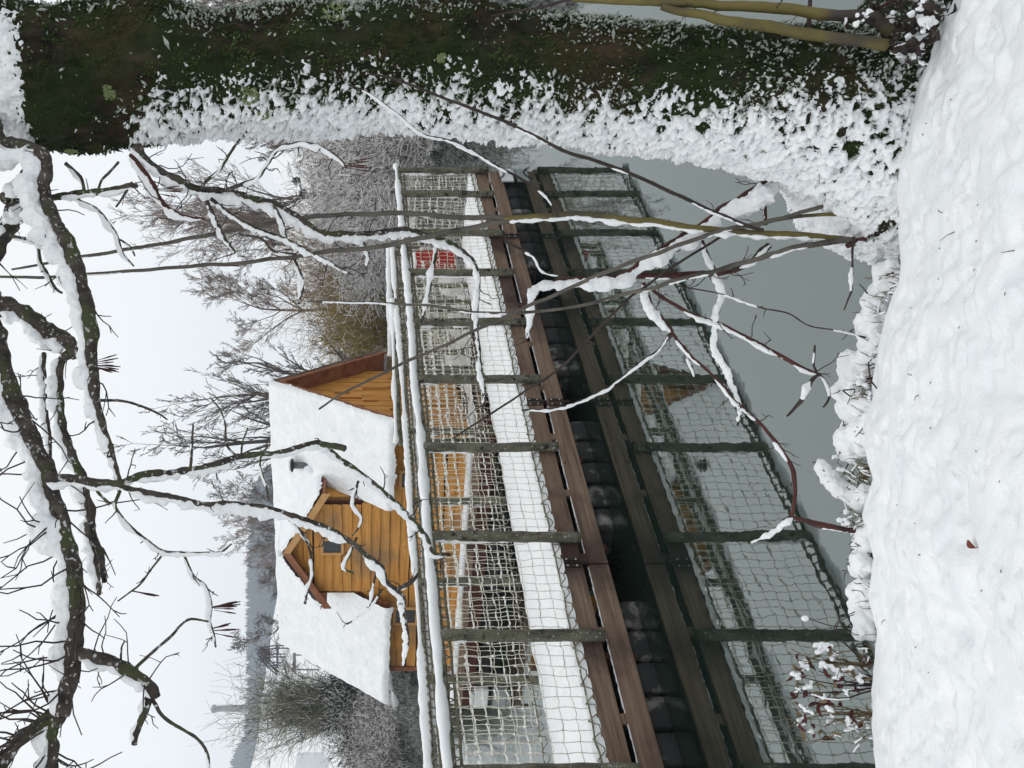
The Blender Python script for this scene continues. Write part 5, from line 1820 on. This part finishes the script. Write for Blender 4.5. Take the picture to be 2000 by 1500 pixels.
weed('dead weed with curled dark red leaves, rightmost of the snow-capped clump on the left bank', (1690, 1300, 2.72), [(1545, 1268, 2.74), (1560, 1290, 2.74), (1600, 1262, 2.72), (1610, 1300, 2.7), (1640, 1275, 2.72)], 401, 40, 34, .6)
weed('dead weed with drooping dark red leaves, middle of the snow-capped clump on the left bank', (1700, 1340, 2.70), [(1548, 1355, 2.72), (1570, 1325, 2.72), (1600, 1310, 2.72), (1630, 1340, 2.7), (1560, 1345, 2.7)], 402, 44, 40, .65)
weed('straw-coloured dead weed leaning left beneath the snow-capped clump on the left bank', (1680, 1395, 2.70), [(1540, 1420, 2.72), (1560, 1400, 2.72), (1590, 1375, 2.72), (1570, 1450, 2.72), (1620, 1385, 2.72), (1610, 1420, 2.7)], 403, 34, 36, .25)
weed('tangle of straw stalks in a gap of the bank edge beside the snow finger', (1690, 965, 2.74), [(1645, 915, 2.84), (1660, 880, 2.84), (1635, 905, 2.86), (1680, 930, 2.8)], 405, 14, 12, .3)
weed('spindly dead weed with tiny snow tufts right of the reddish bough on the bank edge', (1690, 1090, 2.72), [(1670, 1000, 2.78), (1664, 1015, 2.78), (1680, 1060, 2.76), (1668, 1080, 2.76)], 406, 8, 22, .1)
weed('brown weed stalks poking through the bank edge snow below the bent stalk', (1745, 800, 2.6), [(1700, 745, 2.7), (1716, 765, 2.66), (1728, 785, 2.62)], 404, 8, 5, .6)
weed('dead brambles matted against the right side of the mossy trunk foot', (1800, 40, 2.3), [(1720, 20, 2.34), (1740, 60, 2.32), (1700, 0, 2.36), (1760, -10, 2.3), (1780, 70, 2.26), (1690, 40, 2.34), (1800, 10, 2.2), (1820, 60, 2.2), (1770, 110, 2.22), (1740, 100, 2.26), (1790, 120, 2.2)], 408, 80, 70, .04, True)
# hoop of bramble
o = at(1665, 1230, 2.74)
hb = empty('bramble', tuple(o))
tag(hb, 'thin arching bramble hoops dusted with snow on the left bank edge', 'bramble')
mb, sm = MB(), MB()
for pts in ([(1670, 1195, 2.74), (1645, 1205, 2.75), (1630, 1225, 2.75), (1636, 1245, 2.75), (1655, 1262, 2.74), (1678, 1285, 2.72), (1698, 1304, 2.7)], [(1668, 1200, 2.74), (1642, 1212, 2.75), (1634, 1232, 2.75), (1650, 1255, 2.73), (1670, 1275, 2.72)],
            [(1690, 1240, 2.72), (1668, 1240, 2.74), (1650, 1224, 2.76), (1620, 1222, 2.76), (1590, 1212, 2.78), (1574, 1208, 2.78)]):
    S = smooth_pts(np.array([at(*q) - o for q in pts]), .012)
    mb.tube(S, .0018, 5)
    snow_on(sm, S, np.full(len(S), .0018), 1.4, .0, 3, .0012)
q = at(1572, 1208, 2.78) - o
v, f = ICO2
sm.add(v * np.array([.011, .008, .014]) * (1 + .2 * fbm(v * 2, 2, 4)[:, None]) + q, None, f)
mb.build('stems', M['twig'], hb)
sm.build('snow', M['snow'], hb)
# bent stalk frames poking out of the tussock
for lab, pts in (('bent dark stalk forming a small triangle on the tall tussock', [(1648, 762), (1670, 760), (1662, 775), (1646, 763)]),
                 ('short black stick lying across the snow between two tussocks', [(1758, 528), (1730, 538)]),
                 ('thin dry stalk leaning on the snow at the foot of the broad tussock', [(1696, 708), (1702, 745), (1724, 770), (1748, 805)])):
    yv = 2.62 if pts[0][0] > 1690 else 2.76
    P = np.array([at(a, b_, yv - .03 * (i % 2)) for i, (a, b_) in enumerate(pts)])
    o = MB().tube(smooth_pts(P, .02), .0026, 6).build('stalk', M['twig'])
    tag(o, lab, 'stalk')


def ground_at(ix, iy):
    """where the sight line through a photo point meets the bank"""
    lo, hi = 1.0, 2.8
    for _ in range(50):
        y = (lo + hi) / 2
        p = at(ix, iy, y)
        if p[2] > float(bank_z(np.array([p[0]]), np.array([y]))[0]):
            lo = y
        else:
            hi = y
    return at(ix, iy, (lo + hi) / 2)


p = ground_at(1905, 1066)
u = np.linspace(0, 1, 9)
c_ = np.stack([.004 * np.sin(u * 5), -.048 * u + .02, .006 + .006 * np.sin(u * 3)], -1)
wd = (np.sin(np.clip(u * 1.35, 0, 1) * PI) * .010)[:, None]
V = np.stack([c_ + [[-1, 0, .35]] * wd, c_, c_ + [[1, 0, .35]] * wd], 1).reshape(-1, 3)
lf = empty('leaf', tuple(p))
tag(lf, 'small russet leaf lying alone on the foreground snow', 'leaf')
MB().grid(V, 9, 3).build('blade', M['leaf'], lf)
MB().tube([(.0, -.016, .010), (.001, -.030, .006), (.004, -.044, .003)], [.0012, .001, .0008], 5).build('stalk', M['leaf'], lf)
for i, (a, b_, c2, d2) in enumerate(((1868, 448, 1850, 470), (1984, 488, 1972, 494), (1726, 1208, 1734, 1220), (1792, 768, 1800, 782), (1838, 417, 1846, 409))):
    q0, q1 = ground_at(a, b_), ground_at(c2, d2)
    o = MB().tube([q0 - [0, 0, .01], (q0 + q1) / 2 + [0, 0, .012], q1 + [0, 0, .02]], [.0014, .0011, .0007], 5).build('grass_blade', M['twig'])
    tag(o, ['thin grass blade sticking out of the snow below the mossy trunk', 'grass blade at the very front of the snow', 'tiny grass blade near the left bank edge', 'short upright grass blade in the middle of the snow', 'tiny grass tip nearest the foot of the trunk'][i], 'grass', 'grass blades in the foreground snow')


# frosted grass tips along the bank edge and bits of litter on the snow: nobody could count them
rl = np.random.default_rng(77)
gb, gs = MB(), MB()
for _ in range(46):
    iy = rl.uniform(540, 1480)
    x0 = np.interp(iy, [i for i, _v in _e][::-1], _ex[::-1])
    y0 = float(edge_y(x0)) + rl.uniform(-.10, .03)
    z0 = EDZ - .01
    for _k in range(int(rl.integers(3, 9))):
        p0 = np.array([x0 + rl.normal(0, .018), y0 + rl.normal(0, .015), z0])
        d = np.array([rl.normal(0, .5), rl.uniform(-.2, .7), rl.uniform(.35, 1.0)])
        d /= np.linalg.norm(d)
        L_ = rl.uniform(.025, .075)
        p1 = p0 + d * L_ * .55
        p2 = p1 + (d + np.array([rl.normal(0, .3), .25, -.45])) * L_ * .5
        P = smooth_pts(np.array([p0, p1, p2]), .008)
        gb.tube(P, np.linspace(.0016, .0007, len(P)), 4)
        if rl.random() < .55:
            h = len(P) // 3
            Q = P[h:] + np.array([-.0012, 0, .0016])
            if len(Q) >= 2:
                gs.tube(Q, np.linspace(.0022, .0016, len(Q)) * rl.uniform(.7, 1.7), 6, wob=.3)
gt = empty('frosted_grass')
tag(gt, 'frosted dry grass tips along the snowy bank edge', kind='stuff')
o = gb.build('blades', M['straw'], gt)
o['kind'] = 'stuff'
o = gs.build('snow', M['snow'], gt)
o['kind'] = 'stuff'
lt = MB()
for _ in range(26):
    q = ground_at(rl.uniform(1740, 1995), rl.uniform(40, 1470))
    a = rl.uniform(0, 2 * PI)
    l = rl.uniform(.003, .014)
    e = np.array([math.cos(a), math.sin(a), rl.uniform(-.1, .3)]) * l
    lt.tube([q + [0, 0, .001], q + e * .5 + [0, 0, .003], q + e + [0, 0, .001]], [.0009, .0011, .0006], 4)
tag(lt.build('litter', M['twig']), 'tiny twig and bark bits scattered on the foreground snow', kind='stuff')
